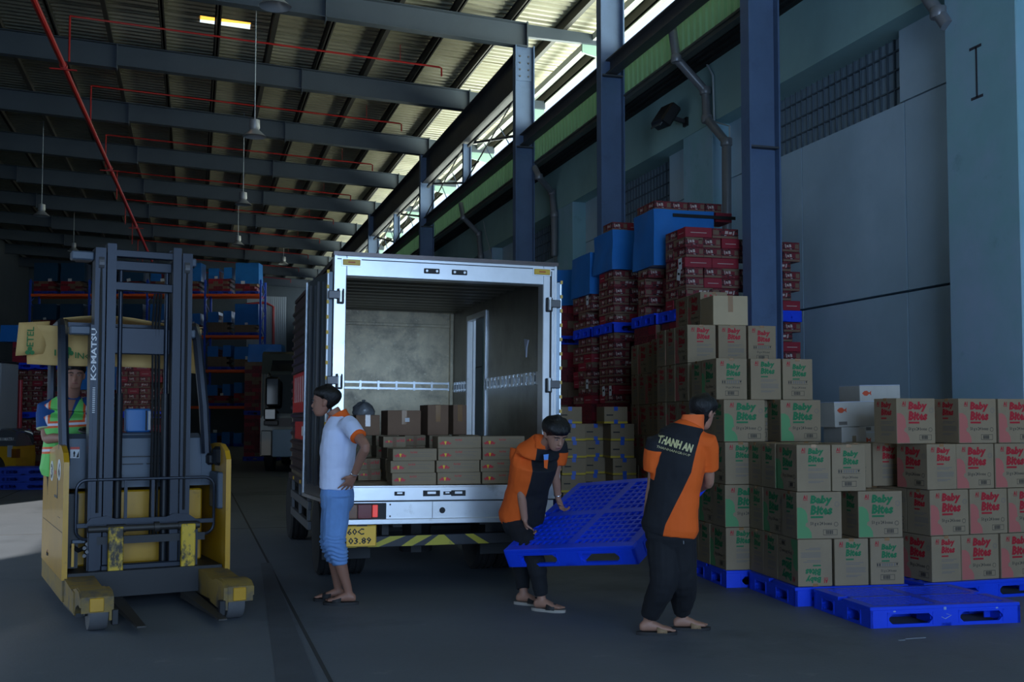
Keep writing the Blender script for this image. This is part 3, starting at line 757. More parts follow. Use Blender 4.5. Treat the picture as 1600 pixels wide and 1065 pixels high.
for (u, nlay, nm) in fx:
    base = at(u, 735, 9.35)
    for k in range(nlay):
        dx = [(.0), (-.012), (.004), (.004)][k]
        put(front, ff, (base.x+dx, TY+.22, CZ+.106*k), random.uniform(-.02, .02), 'long drink carton, %s from the bottom of the %s' % (ORD[k], nm)); ff = False
ff = True
for (x, y, n0, nm) in ((1.86, 10.33, 4, 'narrow stack right of the white polo'), (1.60, 10.38, 2, 'low stack behind the bent arm')):
    for k in range(n0):
        put(small, ff, (x+(.0 if k % 2 else .012)+(-.02 if k == 3 else 0), y, CZ+.103*k), random.uniform(-.03, .03), 'short drink carton, %s from the bottom of the %s' % (ORD[k], nm)); ff = False
for j, (x, y) in enumerate(((2.16, 10.98), (2.42, 10.98), (1.88, 11.0), (2.72, 10.98))):
    for k in range(4):
        put(small, False, (x, y, CZ+.103*k), random.uniform(-.03, .03), 'short drink carton, %s from the bottom of the back stack %s' % (ORD[k], ['left of centre', 'right of centre', 'farthest left', 'farthest right'][j]))
def big_carton(name, W_, D_, H_, loc, rz, label, m=m_kraft_dk):
    b = MB(); b.box((0, 0, H_/2), (W_, D_, H_), m, bev=.004); b.b2(-W_/2+.004, W_/2-.004, -.004, .004, H_-.002, H_+.002, m)
    o = tag(b.build(name), label, 'carton', 'brown cartons behind the drink cartons'); o.location = loc; o.rotation_euler = (0, 0, rz)
    t = MB(); t.box((0, -D_/2-.0012, H_*.72), (.05, .002, H_*.55), m_tape); t.box((.0, 0, H_+.0025), (.05, D_, .002), m_tape); t.build('tape_strip', o)
    return o
ZL = CZ+.412
for (u0, u1, v0, v1, d, lab) in ((548, 586, 655, 686, 11.15, 'brown carton under the dusty plastic bag in the truck'), (597, 651, 648, 686, 11.2, 'wide brown carton with a small white sticker in the truck'), (665, 700, 637, 684, 11.1, 'tall brown carton with shiny tape by the truck side doorway'), (704, 727, 640, 686, 11.5, 'dark brown carton against the truck side doorway')):
    a = at(u0, v1, d); c = at(u1, v0, d)
    o = big_carton('brown_carton', abs(c.x-a.x), .4, c.z-a.z, ((a.x+c.x)/2, 11.02+(.3 if u0 == 704 else 0), ZL), 0, lab)
    if u0 == 597:
        t = MB(); t.box((.03, -.2015, (c.z-a.z)*.62), (.045, .002, .04), m_whiteink); t.build('sticker', o)
for k in range(4):                                     # cartons that carry the dark one by the doorway
    pass
m_bag = mat('grey_plastic_bag', (120, 122, 124), .3, noise_=(8, .2), bump=(10, .8), coat=.3)
b = MB(); rings = []
for (r, z) in ((.02, 0), (.075, .004), (.105, .035), (.112, .08), (.095, .125), (.06, .155), (.028, .168), (.012, .178), (.022, .192), (.006, .198)):
    rings.append([(r*(1+.09*math.sin(5*a+z*40)+.07*math.sin(9*a-z*60))*math.cos(a), r*(1+.09*math.sin(4*a+2+z*50))*math.sin(a), z+.012*math.sin(3*a)*(z > .02)*(z < .17)) for a in [2*PI*j/26 for j in range(26)]])
b.loft(rings, m_bag); o = b.build('plastic_bag', None, 60); c = at(568, 655, 11.0); o.location = (c.x, 11.0, c.z+.002)
tag(o, 'knotted grey plastic bag lying on a brown carton in the truck', 'bag')
m_cloth = mat('white_cloth', (205, 210, 225), .8)
b = MB(); q = [(0, 0), (.13, .02), (.10, -.08), (.075, -.16), (.05, -.06)]
b.prism(q, 'x', -.006, .006, m_cloth); o = b.build('cloth_rag'); c = on_x(826, 531, TX+TWD-T-.03); o.location = c
tag(o, 'white rag hanging from the lashing rail in the truck', 'rag')
# ================================================================== REACH TRUCK (forklift)
m_fyel = mat('forklift_yellow', (198, 148, 24), .35, noise_=(3, .12), wear=[((120, 92, 40), 5, .64, .76)], coat=.2)
m_fyel_d = mat('dusty_yellow', (150, 122, 56), .7, noise_=(4, .2), wear=((78, 76, 74), 4, .46, .66))
m_fgrey = mat('forklift_grey', (74, 86, 100), .45, noise_=(2, .08))
m_mast = mat('mast_steel', (38, 45, 57), .38, .35, noise_=(2, .15), stretch=(1, 1, .2))
m_mast_dk = mat('mast_dark', (26, 28, 32), .5)
m_fork = mat('fork_steel', (70, 68, 66), .5, .5, noise_=(4, .2))
m_shank = mat('worn_yellow_black', (214, 176, 40), .5, wear=[((52, 46, 34), 9, .50, .60), ((120, 104, 60), 22, .56, .66)], stretch=(1, 1, .6))
m_hose = mat('black_hose', (18, 18, 19), .5)
m_tyre_grey = mat('grey_polyurethane_tyre', (92, 92, 94), .7, noise_=(6, .15))
m_card_tan = mat('tan_cardboard_sheet', (206, 168, 104), .8, noise_=(2, .08), bump=(10, .06))
m_leafgreen = mat('green_print', (40, 110, 52), .7)
m_sticker_w = mat('white_sticker', (220, 222, 224), .5); m_sticker_r = mat('red_sticker', (205, 70, 50), .5); m_sticker_y = mat('yellow_sticker', (216, 186, 60), .5)
FO, FA = Vector((-.16, 8.42, 0)), .2116
lift = thing('reach_forklift', 'yellow and grey reach forklift with driver standing inside', 'forklift', FO, FA)
def fp(b, name, sm=None, par=None): return b.build(name, par or lift, sm)
def fw2(p): c, s = math.cos(FA), math.sin(FA); return Vector((FO.x+p[0]*c-p[1]*s, FO.y+p[0]*s+p[1]*c, p[2]))
# outrigger legs with load wheels
for sg in (-1, 1):
    b = MB()
    b.prism([(.95, .08), (.95, .28), (.75, .275), (.40, .255), (.16, .25), (.16, .10)], 'x', sg*.40, sg*.62, m_fyel_d)
    b.prism([(.95, .04), (.95, .08), (.16, .10), (.16, .07)], 'x', sg*.41, sg*.60, m_mast_dk)
    fp(b, 'outrigger_leg')
    b = MB()
    b.prism([(.30, .09), (.30, .25), (.10, .285), (-.06, .28), (-.13, .245), (-.13, .18), (-.03, .19), (.10, .15), (.18, .08)], 'x', sg*.55, sg*.61, m_fyel_d)
    b.prism([(.30, .09), (.30, .25), (.10, .285), (-.06, .28), (-.13, .245), (-.13, .08), (-.02, .07), (.18, .08)], 'x', sg*.385, sg*.415, m_fyel_d)
    b.prism([(.18, .255), (.18, .27), (.10, .29), (-.06, .285), (-.135, .25), (-.135, .14), (-.118, .14), (-.118, .235), (-.06, .268), (.10, .272)], 'x', sg*.415, sg*.60, m_fyel_d)
    b.box((sg*.50, -.14, .195), (.095, .012, .095), m_fyel, bev=.004)
    b.box((sg*.375, -.11, .10), (.045, .06, .11), m_mast_dk, bev=.005)
    fp(b, 'wheel_housing', 30)
    b = MB(); w = .125; r = .135
    b.lathe([(.03, -w/2), (r*.7, -w/2), (r*.95, -w/2), (r, -w/2+.015), (r, w/2-.015), (r*.95, w/2), (r*.7, w/2), (.03, w/2)], m_tyre_grey, (sg*.482, .0, r), 28, 'x')
    b.lathe([(.035, -w/2-.02), (.035, w/2+.02)], m_fork, (sg*.482, 0, r), 10, 'x'); fp(b, 'load_wheel', 40)
# yellow side panels
for sg in (-1, 1):
    pr = [(.72, .26), (.72, 1.16), (.78, 1.23), (.92, 1.28), (1.10, 1.29), (1.5, 1.26), (2.26, 1.16), (2.30, .26)]
    b = MB(); b.prism(pr, 'x', sg*.60, sg*.64, m_fyel)
    b.prism([(.72, .10), (.72, .26), (2.30, .26), (2.30, .10)], 'x', sg*.595, sg*.635, m_fyel_d)
    b.b2(sg*.642, sg*.638, .9, 1.05, .72, .723, m_mast_dk); b.b2(sg*.642, sg*.638, .74, 2.2, .62, .624, m_mast_dk)
    b.b2(sg*.643, sg*.64, 1.1, 1.13, .86, 1.02, m_mast_dk); b.b2(sg*.643, sg*.64, 1.1, 1.32, .86, .88, m_mast_dk)
    if sg < 0:
        for i, (tx, y, z) in enumerate((('3', 1.55, 1.05), ('6', 1.02, 1.08))):
            b.disc((-.6415, y, z+.01), (0, -1, 0), (0, 0, 1), .12, m_sticker_w, 16, .085)
            b.text(tx, 1, m_blackink, (-.6425, y+.06, z-.055), (0, -1, 0), (0, 0, 1), bold=.04, width=.13, height=.125)
        b.text('1', 1, m_blackink, (-.6425, 1.80, z-.02), (0, -1, 0), (0, 0, 1), bold=.03, width=.04, height=.11)
        b.box((-.6415, 1.3, 1.06), (.001, .09, .03), m_sticker_r)
    fp(b, 'side_panel')
# chassis, battery box, hood
b = MB(); b.b2(-.59, .59, .78, 2.28, .10, .30, m_mast_dk); b.b2(-.59, .59, 1.95, 2.28, .30, 1.12, m_fgrey, bev=.03); b.b2(-.3, .3, 1.55, 1.9, .02, .1, m_mast_dk); fp(b, 'chassis')
b = MB(); b.lathe([(.03, -.06), (.15, -.06), (.17, -.04), (.17, .04), (.15, .06), (.03, .06)], m_tyre_grey, (-.25, 2.0, .17), 24, 'x'); fp(b, 'drive_wheel', 40)
b = MB(); b.b2(-.52, .52, 1.22, 1.62, .30, .90, m_fyel, bev=.012)
for x in (-.20, .22): b.lathe([(.022, 1.205), (.022, 1.222)], m_mast_dk, (x, 0, .86), 12, 'y')
fp(b, 'battery_box')
b = MB()
b.prism([(1.16, .93), (1.62, .93), (1.62, 1.34), (1.30, 1.37), (1.20, 1.33)], 'x', -.585, .50, m_fgrey)
b.prism([(1.16, .93), (1.62, .93), (1.62, 1.20), (1.25, 1.30), (1.18, 1.24)], 'x', .50, .585, m_fgrey)
b.box((-.06, 1.40, 1.36), (.70, .26, .03), m_fgrey, bev=.012)
b.b2(-.17, .19, 1.165, 1.19, 1.175, 1.185, m_mast_dk); b.b2(-.15, .02, 1.16, 1.18, 1.115, 1.123, m_mast_dk); b.b2(.05, .18, 1.16, 1.18, 1.115, 1.123, m_mast_dk)
fp(b, 'hood')
b = MB(); b.b2(-.545, -.475, 1.168, 1.178, 1.175, 1.245, m_sticker_w); b.b2(-.545, -.475, 1.167, 1.178, 1.245, 1.265, m_sticker_r)
b.text('!', 1, m_blackink, (-.525, 1.1665, 1.185), (1, 0, 0), (0, 0, 1), bold=.05, width=.02, height=.05); b.prism([(-.50, 1.18), (-.48, 1.18), (-.48, 1.235)], 'y', 1.166, 1.1665, m_blackink)
fp(b, 'warning_sticker'); b = MB(); b.b2(-.42, -.335, 1.166, 1.178, 1.20, 1.265, m_sticker_y); b.poly([(-.41, 1.21), (-.365, 1.21), (-.3875, 1.252)], (0, 1.1655, 0), (1, 0, 0), (0, 0, 1), m_blackink); b.poly([(-.40, 1.215), (-.375, 1.215), (-.3875, 1.240)], (0, 1.165, 0), (1, 0, 0), (0, 0, 1), m_sticker_y)
fp(b, 'warning_sticker')
b = MB(); b.tube([(-.36, 1.30, 1.36), (-.34, 1.38, 1.385)], .02, m_hose, 8); b.tube([(-.33+.12*math.cos(a), 1.40+.10*math.sin(a), 1.395+.02*math.sin(a)) for a in [2*PI*i/16 for i in range(16)]], .014, m_hose, 8, closed=True); b.tube([(-.45, 1.40, 1.395), (-.21, 1.40, 1.395)], .012, m_hose, 6); fp(b, 'steering_wheel', 40)
b = MB(); b.tube([(-.2, 1.34, 1.36), (-.19, 1.32, 1.47)], .010, m_hose, 6); b.box((-.19, 1.32, 1.48), (.04, .04, .05), m_hose, bev=.012); fp(b, 'control_lever')
b = MB(); b.tube([(-.62, 1.75, 1.26), (-.62, 1.95, 1.42), (-.62, 2.1, 1.66)], .014, m_rim, 6); b.tube([(-.60, 1.75, 1.2), (-.60, 1.95, 1.36)], .03, m_hose, 6); fp(b, 'grab_handle')
b = MB(); b.b2(-.56, .56, 1.62, 1.95, .30, .34, m_mast_dk); fp(b, 'floor_plate')
# mast channels
for sg, x0, x1, nm in ((-1, -.415, -.335, 'o'), (-1, -.325, -.255, 'i'), (1, .19, .255, 'i'), (1, .265, .345, 'o')):
    b = MB(); H_ = 2.90 if nm == 'i' else 2.86; z0 = .12 if nm == 'o' else .18
    b.b2(x0, x1, .90, .915, z0, H_, m_mast); b.b2(x0, x1, 1.065, 1.08, z0, H_, m_mast)
    w0, w1 = (x0, x0+.018) if sg < 0 else (x1-.018, x1)
    b.b2(w0, w1, .915, 1.065, z0, H_, m_mast); b.b2(x0+.018 if sg < 0 else x0, x1 if sg < 0 else x1-.018, .93, 1.05, z0, H_-.02, m_mast_dk)
    if sg < 0 and nm == 'o':
        b.b2(-.44, -.415, .905, 1.07, .12, 2.24, m_mast)
        b.text('KOMATSU', 1, m_whiteink, (-.395, .8985, 1.80), (0, 0, 1), (-1, 0, 0), bold=.02, width=.41, height=.042)
        b.text('REACH TRUCK' if False else 'IIIIIIIIIIIII', 1, m_whiteink, (-.40, .8985, 1.54), (0, 0, 1), (-1, 0, 0), width=.20, height=.020)
    fp(b, 'mast_channel')
for sg in (-1, 1):
    b = MB(); x = sg*.335-.035; b.lathe([(.03, -.02), (.055, -.02), (.055, .02), (.03, .02)], m_rim, (x, .93, 2.74), 16, 'x'); b.tube([(x, .91, 2.74), (x, .89, 2.2), (x, .90, .75)], .012, m_hose, 6); fp(b, 'chain_pulley')
b = MB(); b.b2(-.27, .205, .93, .99, 2.80, 2.86, m_mast, bev=.006); b.b2(-.27, .205, 1.0, 1.08, 2.70, 2.78, m_mast, bev=.006); fp(b, 'mast_crossbar')
b = MB(); b.b2(-.27, .205, .94, 1.0, 2.53, 2.60, m_mast, bev=.006); fp(b, 'mast_crossbar')
b = MB(); b.b2(-.27, .205, 1.04, 1.09, 2.02, 2.24, m_mast, bev=.008); fp(b, 'mast_tie_plate')
for sg, zz in ((-1, 2.80), (1, 2.80), (-1, 2.20), (1, 2.20)):
    b = MB(); x0 = -.415 if sg < 0 else .345
    b.b2(x0, x0+sg*(.17 if sg < 0 else .05), .98, 1.10, zz-.035, zz+.035, m_fgrey, bev=.01); b.b2(x0+sg*.01, x0+sg*.12 if sg < 0 else x0+.02, 1.0, 1.2, zz-.03, zz+.02, m_mast, bev=.006); fp(b, 'mast_bracket')
for x in (.165, -.20):
    b = MB(); b.tube([(x, 1.03, .3), (x, 1.03, 1.7)], .032, m_mast_dk, 10); b.tube([(x, 1.03, 1.7), (x, 1.03, 2.72)], .018, m_mast, 10); fp(b, 'lift_cylinder', 40)
for x, r in ((.11, .012), (.085, .012), (.06, .010)):
    b = MB(); b.tube([(x, 1.05, .5), (x+.01, 1.06, 1.4), (x, 1.05, 2.3), (x, .98, 2.52)], r, m_hose, 6); fp(b, 'hydraulic_hose')
# carriage, forks, load guard
b = MB()
b.prism([(-.46, .655), (-.42, .71), (-.30, .725), (-.24, .70), (.16, .70), (.22, .725), (.34, .71), (.42, .655)], 'y', .87, .90, m_mast)
b.b2(-.40, .40, .87, .90, .62, .66, m_mast); b.b2(-.34, .36, .885, .93, .20, .34, m_mast, bev=.01)
for x in (-.40, .38): b.b2(x-.03, x+.03, .87, .96, .2, .66, m_mast)
b.b2(-.44, .47, .88, .93, .50, .56, m_mast_dk); fp(b, 'carriage')
b = MB(); b.tube([(-.44, .855, .625), (.42, .855, .625)], .027, m_fork, 12); b.tube([(.06, .855, .625), (.10, .855, .625)], .042, m_fork, 12); b.tube([(-.30, .855, .625), (-.16, .855, .625)], .034, m_fork, 12); b.tube([(.25, .855, .625), (.40, .855, .625)], .034, m_fork, 12); fp(b, 'fork_shaft', 40)
for x in (-.235, .325):
    b = MB(); b.b2(x-.057, x+.057, .815, .855, .10, .64, m_shank, bev=.006); s_ = fp(b, 'fork_shank')
    b = MB(); b.add([(x-.052, .855, .045), (x+.052, .855, .045), (x+.052, .855, .10), (x-.052, .855, .10), (x-.03, -.36, .052), (x+.03, -.36, .052), (x+.03, -.36, .062), (x-.03, -.36, .062)], [(0, 1, 2, 3), (4, 5, 6, 7), (0, 1, 5, 4), (1, 2, 6, 5), (2, 3, 7, 6), (3, 0, 4, 7)], m_fork)
    fp(b, 'fork')
def rr(x0, x1, z0, z1, r, y, n=5):
    pts = []
    for cx, cz, a0 in ((x1-r, z1-r, 0), (x0+r, z1-r, 90), (x0+r, z0+r, 180), (x1-r, z0+r, 270)):
        for i in range(n+1): a = math.radians(a0+90*i/n); pts.append((cx+r*math.cos(a), y, cz+r*math.sin(a)))
    return pts
b = MB(); b.tube(rr(-.525, .545, .545, 1.01, .08, .90), .013, m_mast, 8, closed=True); fp(b, 'guard_rail_frame', 40)
b = MB(); b.b2(-.525, .545, .89, .91, .635, .672, m_mast, bev=.003); fp(b, 'guard_rail_bar')
for x in (-.155, .055): 
    b = MB(); b.b2(x-.012, x+.012, .892, .908, .67, 1.0, m_mast); fp(b, 'guard_rail_bar')
for x in (-.39, .31):
    b = MB(); b.bar((x, .9, .71), (x, .905, .66), .05, .02, m_mast); fp(b, 'guard_rail_bracket')
# overhead guard
for sg in (-1, 1):
    b = MB()
    pts = [(sg*.60, 1.08, 1.22), (sg*.615, 1.10, 1.6), (sg*.62, 1.14, 2.10), (sg*.615, 1.20, 2.22), (sg*.60, 1.36, 2.285), (sg*.59, 1.8, 2.29), (sg*.59, 2.25, 2.27)]
    if sg > 0: pts = [(.53, 1.14, 1.20), (.51, 1.16, 1.6), (.45, 1.16, 2.15), (.44, 1.22, 2.25), (.47, 1.36, 2.285), (.47, 1.8, 2.29), (.47, 2.25, 2.27)]
    b.tube(pts, .042, m_mast, 8); fp(b, 'guard_pillar', 40)
    b = MB(); x = .47 if sg > 0 else -.59
    b.tube([(x, 2.25, 2.27), (x, 2.25, 1.15)], .035, m_mast, 8); fp(b, 'guard_pillar', 40)
    b = MB(); b.box((sg*.60, 1.02, 1.18), (.06, .20, .16), m_mast_dk, bev=.03); fp(b, 'pillar_foot')
for y in (1.38, 1.6, 1.82, 2.04, 2.24):
    b = MB(); b.b2(-.57, .45, y-.015, y+.015, 2.25, 2.29, m_mast); fp(b, 'guard_bar')
b = MB(); b.box((.57, 1.18, 1.15), (.07, .12, .10), m_mast_dk, bev=.02); b.box((.60, .98, .90), (.08, .30, .30), m_fgrey, bev=.01); fp(b, 'side_cover')
b = MB(); b.b2(-.58, -.50, .95, 1.2, .32, .9, m_mast_dk); b.tube([(-.55, .9, .5), (-.50, .92, .46), (-.44, .95, .48)], .018, m_hose, 6); b.b2(-.555, -.535, .88, .90, .34, .52, m_fyel); b.box((-.50, .93, .53), (.10, .05, .03), m_fgrey, bev=.006)
for q in range(4): b.lathe([(.015, .88), (.015, .90)], m_rim, (-.46+.02*(q % 2), 0, .42+.03*q), 8, 'y')
fp(b, 'valve_block')
# cardboard sheets lying on and hanging from the guard
cb = thing('cardboard_sheet', 'tan cardboard sheet draped over the forklift guard with green leaf print', 'cardboard', FO, FA)
def bent(b, fn, nu, nv, th=.006):
    vs = []; fs = []
    for i in range(nu+1):
        for j in range(nv+1): vs.append(Vector(fn(i/nu, j/nv)))
    k = len(vs)
    for i in range(nu):
        for j in range(nv): fs.append((i*(nv+1)+j, (i+1)*(nv+1)+j, (i+1)*(nv+1)+j+1, i*(nv+1)+j+1))
    b.add(vs, fs, m_card_tan); return b
def plank(b, fn, nu=8, nv=4, th=.007):
    bent(b, fn, nu, nv); n0 = len(b.v)
b = MB(); bent(b, lambda u, v: (-.60+1.12*u, 1.30+.95*v, 2.315+.035*math.sin(u*5)*(1-v)+.03*u*v-.02*math.sin(v*3)), 10, 6); o = b.build('top_panel', cb, 50)
def solid(o, t):
    m = o.modifiers.new('thickness', 'SOLIDIFY'); m.thickness = t; m.offset = 0
solid(o, .006)
b = MB(); bent(b, lambda u, v: (-.86+1.40*u+.0*v, 1.42-.05*math.sin(u*3)+.05*math.sin(v*3), 2.27-.0*u-v*(.33-.02*math.sin(u*4)+.05*u)-.015*math.sin(u*6)), 14, 6); o = b.build('front_flap', cb, 50); solid(o, .006)
b = MB(); bent(b, lambda u, v: (-.93+.24*u+.0*v-.02*v, 1.46+.10*u*0-.10*(1-u), 2.27-.0*u-v*(.27)+.03*u), 4, 5); o = b.build('side_flap', cb, 50); solid(o, .006)
b = MB()
for sx, o_, ux, uy in ((0, (-.66, 1.355, 2.01), Vector((.98, .0, -.10)), Vector((0, .0, 1))),):
    ux.normalize(); p = Vector(o_)
    for a in (90, 210, 330): b.disc(p+Vector((.11+.02*math.cos(math.radians(a)), 0, .035+.02*math.sin(math.radians(a)))), ux, uy, .02, m_leafgreen, 10)
    b.b2(p.x+.107, p.x+.113, p.y, p.y+.0005, p.z-.02, p.z+.02, m_leafgreen)
    b.text('I', 1, m_leafgreen, p, ux, uy, bold=.01, width=.012, height=.05)
    b.text('INCF', 1, m_leafgreen, p+ux*.16, ux, uy, bold=.01, width=.16, height=.05)
b.text('ETEL', 1, m_leafgreen, (-.82, 1.36, 2.08), (.02, 0, 1), (-1, 0, 0), bold=.01, width=.16, height=.05)
for a in (90, 210, 330): b.disc(Vector((-.845+.02*math.cos(math.radians(a)), 1.36, 2.04+.02*math.sin(math.radians(a)))), (1, 0, 0), (0, 0, 1), .018, m_leafgreen, 10)
b.build('printed_logo', cb, recalc=False)
m_bluebox = mat('blue_plastic_box', (40, 110, 176), .35)
b = MB(); b.box((0, 0, .10), (.20, .13, .20), m_bluebox, bev=.012); b.b2(-.09, -.02, -.07, -.06, .03, .17, m_bluebox)
o = b.build('blue_canister'); t = MB(); t.box((.085, -.068, .10), (.02, .008, .16), m_whiteink); t.box((.06, -.068, .10), (.012, .010, .17), m_hose); t.build('clasp', o)
p = fw2((.02, 1.46, 1.378)); o.location = p; o.rotation_euler = (0, 0, FA)
tag(o, 'blue plastic canister standing on the grey forklift hood', 'canister')
# ================================================================== PALLETS
m_blue = mat('blue_pallet_plastic', (22, 72, 236), .38, noise_=(3, .10), wear=((70, 100, 190), 9, .68, .8))
m_blue_d = mat('dull_blue_pallet_plastic', (34, 66, 178), .5, noise_=(3, .14))
def make_pallet(w, d, label, grid=True, m=None, h=.15, group=None):
    """origin at the bottom centre"""
    m = m or m_blue
    o = thing('plastic_pallet', label, 'pallet', (0, 0, 0), 0, group)
    b = MB(); z0, z1 = h-.028, h; f = .075
    xs = [-w/2, -w/2+f, -f/2, f/2, w/2-f, w/2]; ys = [-d/2, -d/2+f, -f/2, f/2, d/2-f, d/2]
    b.b2(xs[0], xs[5], ys[0], ys[1], z0, z1, m, bev=.004); b.b2(xs[0], xs[5], ys[4], ys[5], z0, z1, m, bev=.004); b.b2(xs[1], xs[4], ys[2], ys[3], z0, z1, m)
    for a, c in ((1, 2), (3, 4)):
        for i in (0, 2, 4): b.b2(xs[i], xs[i+1], ys[a], ys[c], z0, z1, m)
        for i in (1, 3):
            x0, x1, y0, y1 = xs[i], xs[i+1], ys[a], ys[c]
            n1, n2 = (8, 7) if grid else (5, 4)
            for k in range(1, n1): x = x0+(x1-x0)*k/n1; b.b2(x-.010, x+.010, y0, y1, z0+.006, z1-.003, m)
            for k in range(1, n2): y = y0+(y1-y0)*k/n2; b.b2(x0, x1, y-.011, y+.011, z0+.004, z1-.001, m)
    b.build('top_deck', o)
    for s in range(4):
        L = w if s % 2 == 0 else d; D = d if s % 2 == 0 else w
        b = MB(); t = .022
        b.b2(-L/2, L/2, -D/2, -D/2+t, h-.055, h-.026, m); b.b2(-L/2, L/2, -D/2, -D/2+t, 0, .024, m)
        o1, o2 = -L/2+.145, L/2-.145; cg = .11
        for a, c in ((-L/2, o1), (-cg, cg), (o2, L/2)): b.b2(a, c, -D/2, -D/2+t, .024, h-.055, m)
        for a, c in ((o1, -cg), (cg, o2)):
            for x, sg in ((a, 1), (c, -1)):
                for z, sz in ((.024, 1), (h-.055, -1)):
                    b.prism([(x, z), (x+sg*.03, z), (x, z+sz*.028)], 'y', -D/2, -D/2+t, m)
            b.b2(a-.012, a, -D/2-.004, -D/2, .014, h-.045, m); b.b2(c, c+.012, -D/2-.004, -D/2, .014, h-.045, m)
            b.b2(a-.012, c+.012, -D/2-.004, -D/2, h-.050, h-.040, m)
            b.b2(a-.005, a+.005, -D/2+t, -D/2+.2, .02, h-.03, m); b.b2(c-.005, c+.005, -D/2+t, -D/2+.2, .02, h-.03, m)
        c = b.build('side_frame', o); c.rotation_euler = (0, 0, s*PI/2)
    b = MB()
    for x in (-w/2+.08, 0, w/2-.08):
        for y in (-d/2+.08, 0, d/2-.08): b.b2(x-.05, x+.05, y-.05, y+.05, 0, h-.03, m)
    b.b2(-.04, .04, -d/2, d/2, 0, .02, m); b.b2(-w/2, w/2, -.04, .04, 0, .02, m)
    b.build('foot_block', o)
    return o
def corner(px, py, yaw, w, d, z=0):
    c, s = math.cos(yaw), math.sin(yaw); return Vector((px+w/2*c-d/2*s, py+w/2*s+d/2*c, z))
# the pallet being carried, tilted between the two porters
PA = Matrix.Translation((2.415, 8.299, .325)) @ Matrix.Rotation(-.955, 4, 'Z') @ Matrix.Rotation(-.102, 4, 'Y') @ Matrix.Rotation(.407, 4, 'X')
held = make_pallet(1.2, 1.2, 'blue plastic pallet carried tilted between the two men in orange', True)
_c = PA @ Vector((.6, .6, 0)); held.location = _c; held.rotation_euler = PA.to_euler()
stack_yaw = math.radians(-6.4)
emp = make_pallet(1.2, .87, 'empty blue plastic pallet lying on the floor in front of the cartons', True)
emp.location = corner(4.66, 6.80, math.radians(-5.2), 1.2, .87); emp.rotation_euler = (0, 0, math.radians(-5.2))
b = MB(); m_pmark = mat('pale_pallet_mark', (150, 170, 215), .5)
for x, z, w_ in ((-.42, .10, .018), (-.02, .115, .02), (.40, .10, .018)): b.b2(x, x+w_, -.4365, -.435, z, z+.02, m_pmark)
b.tube([(-.04, -.4375, .065), (-.01, -.4375, .05), (.04, -.4375, .075), (.0, -.4375, .085)], .003, m_pmark, 5); b.build('moulded_mark', emp)

# ================================================================== SNACK CARTONS ON THE RIGHT
m_prred = mat('print_red', (176, 30, 42), .65); m_prgreen = mat('print_green', (22, 114, 66), .65)
m_tintred = mat('print_pink_tint', (186, 104, 94), .7); m_tintgreen = mat('print_green_tint', (92, 148, 96), .7)
m_prblack = mat('print_black', (46, 44, 42), .7)
BW, BD, BH = .385, .292, .374
def baby(b, ox, oz, s, y, m, ux, uz=Vector((0, 0, 1))):
    """child's head and shoulders as a flat tinted shape at the lower left"""
    pts = [(0, 0), (.34, 0), (.33, .12), (.27, .22), (.19, .27), (.20, .33), (.255, .36), (.24, .42), (.235, .52), (.19, .62), (.10, .68), (.0, .68)]
    b.poly([(px*s, pz*s) for px, pz in pts], (ox[0], ox[1], ox[2]), ux, uz, m)
def face_A(b, o, ux, main, tint):
    uz = Vector((0, 0, 1)); o = Vector(o); ux = Vector(ux)
    P = lambda x, z: o+ux*x+uz*z
    n = ux.cross(uz)
    baby(b, P(.004, .006), 0, .36, 0, tint, ux)
    b.text('A1', 1, m_prred, P(.055, .315)+n*.0003, ux, uz, bold=.06, width=.036, height=.034); b.add([P(.055, .307), P(.095, .307), P(.095, .311), P(.055, .311)], [(0, 1, 2, 3)], m_prred)
    b.text('Baby', 1, main, P(.115, .262)+n*.0006, ux, uz, bold=.055, shear=.12, width=.19, height=.085)
    b.text('Bites', 1, main, P(.115, .190)+n*.0006, ux, uz, bold=.055, shear=.12, width=.19, height=.078)
    b.add([P(.118, .165), P(.225, .165), P(.225, .181), P(.118, .181)], [(0, 1, 2, 3)], main)
    b.text('50 g x 24 boxes', 1, m_prblack, P(.115, .100), ux, uz, bold=.01, width=.185, height=.036)
    b.ring(P(.335, .115), ux, uz, .018, .003, m_prblack); b.ring(P(.345, .275), ux, uz, .022, .003, m_inkgrey); b.ring(P(.345, .275), ux, uz, .014, .002, m_inkgrey)
    barcode(b, P(.225, .028), ux, uz, .12, .045)
def barcode(b, o, ux, uz, w, h):
    q = lambda x0, x1, z0, z1: b.add([o+ux*x0+uz*z0, o+ux*x1+uz*z0, o+ux*x1+uz*z1, o+ux*x0+uz*z1], [(0, 1, 2, 3)], m_prblack)
    q(0, w, 0, .003); q(0, w, h-.003, h); q(0, .003, 0, h); q(w-.003, w, 0, h)
    x = w*.18
    for k in range(9):
        t = (.003, .006, .002, .005, .003, .007)[k % 6]; q(x, x+t, h*.18, h*.85); x += t+w*.025
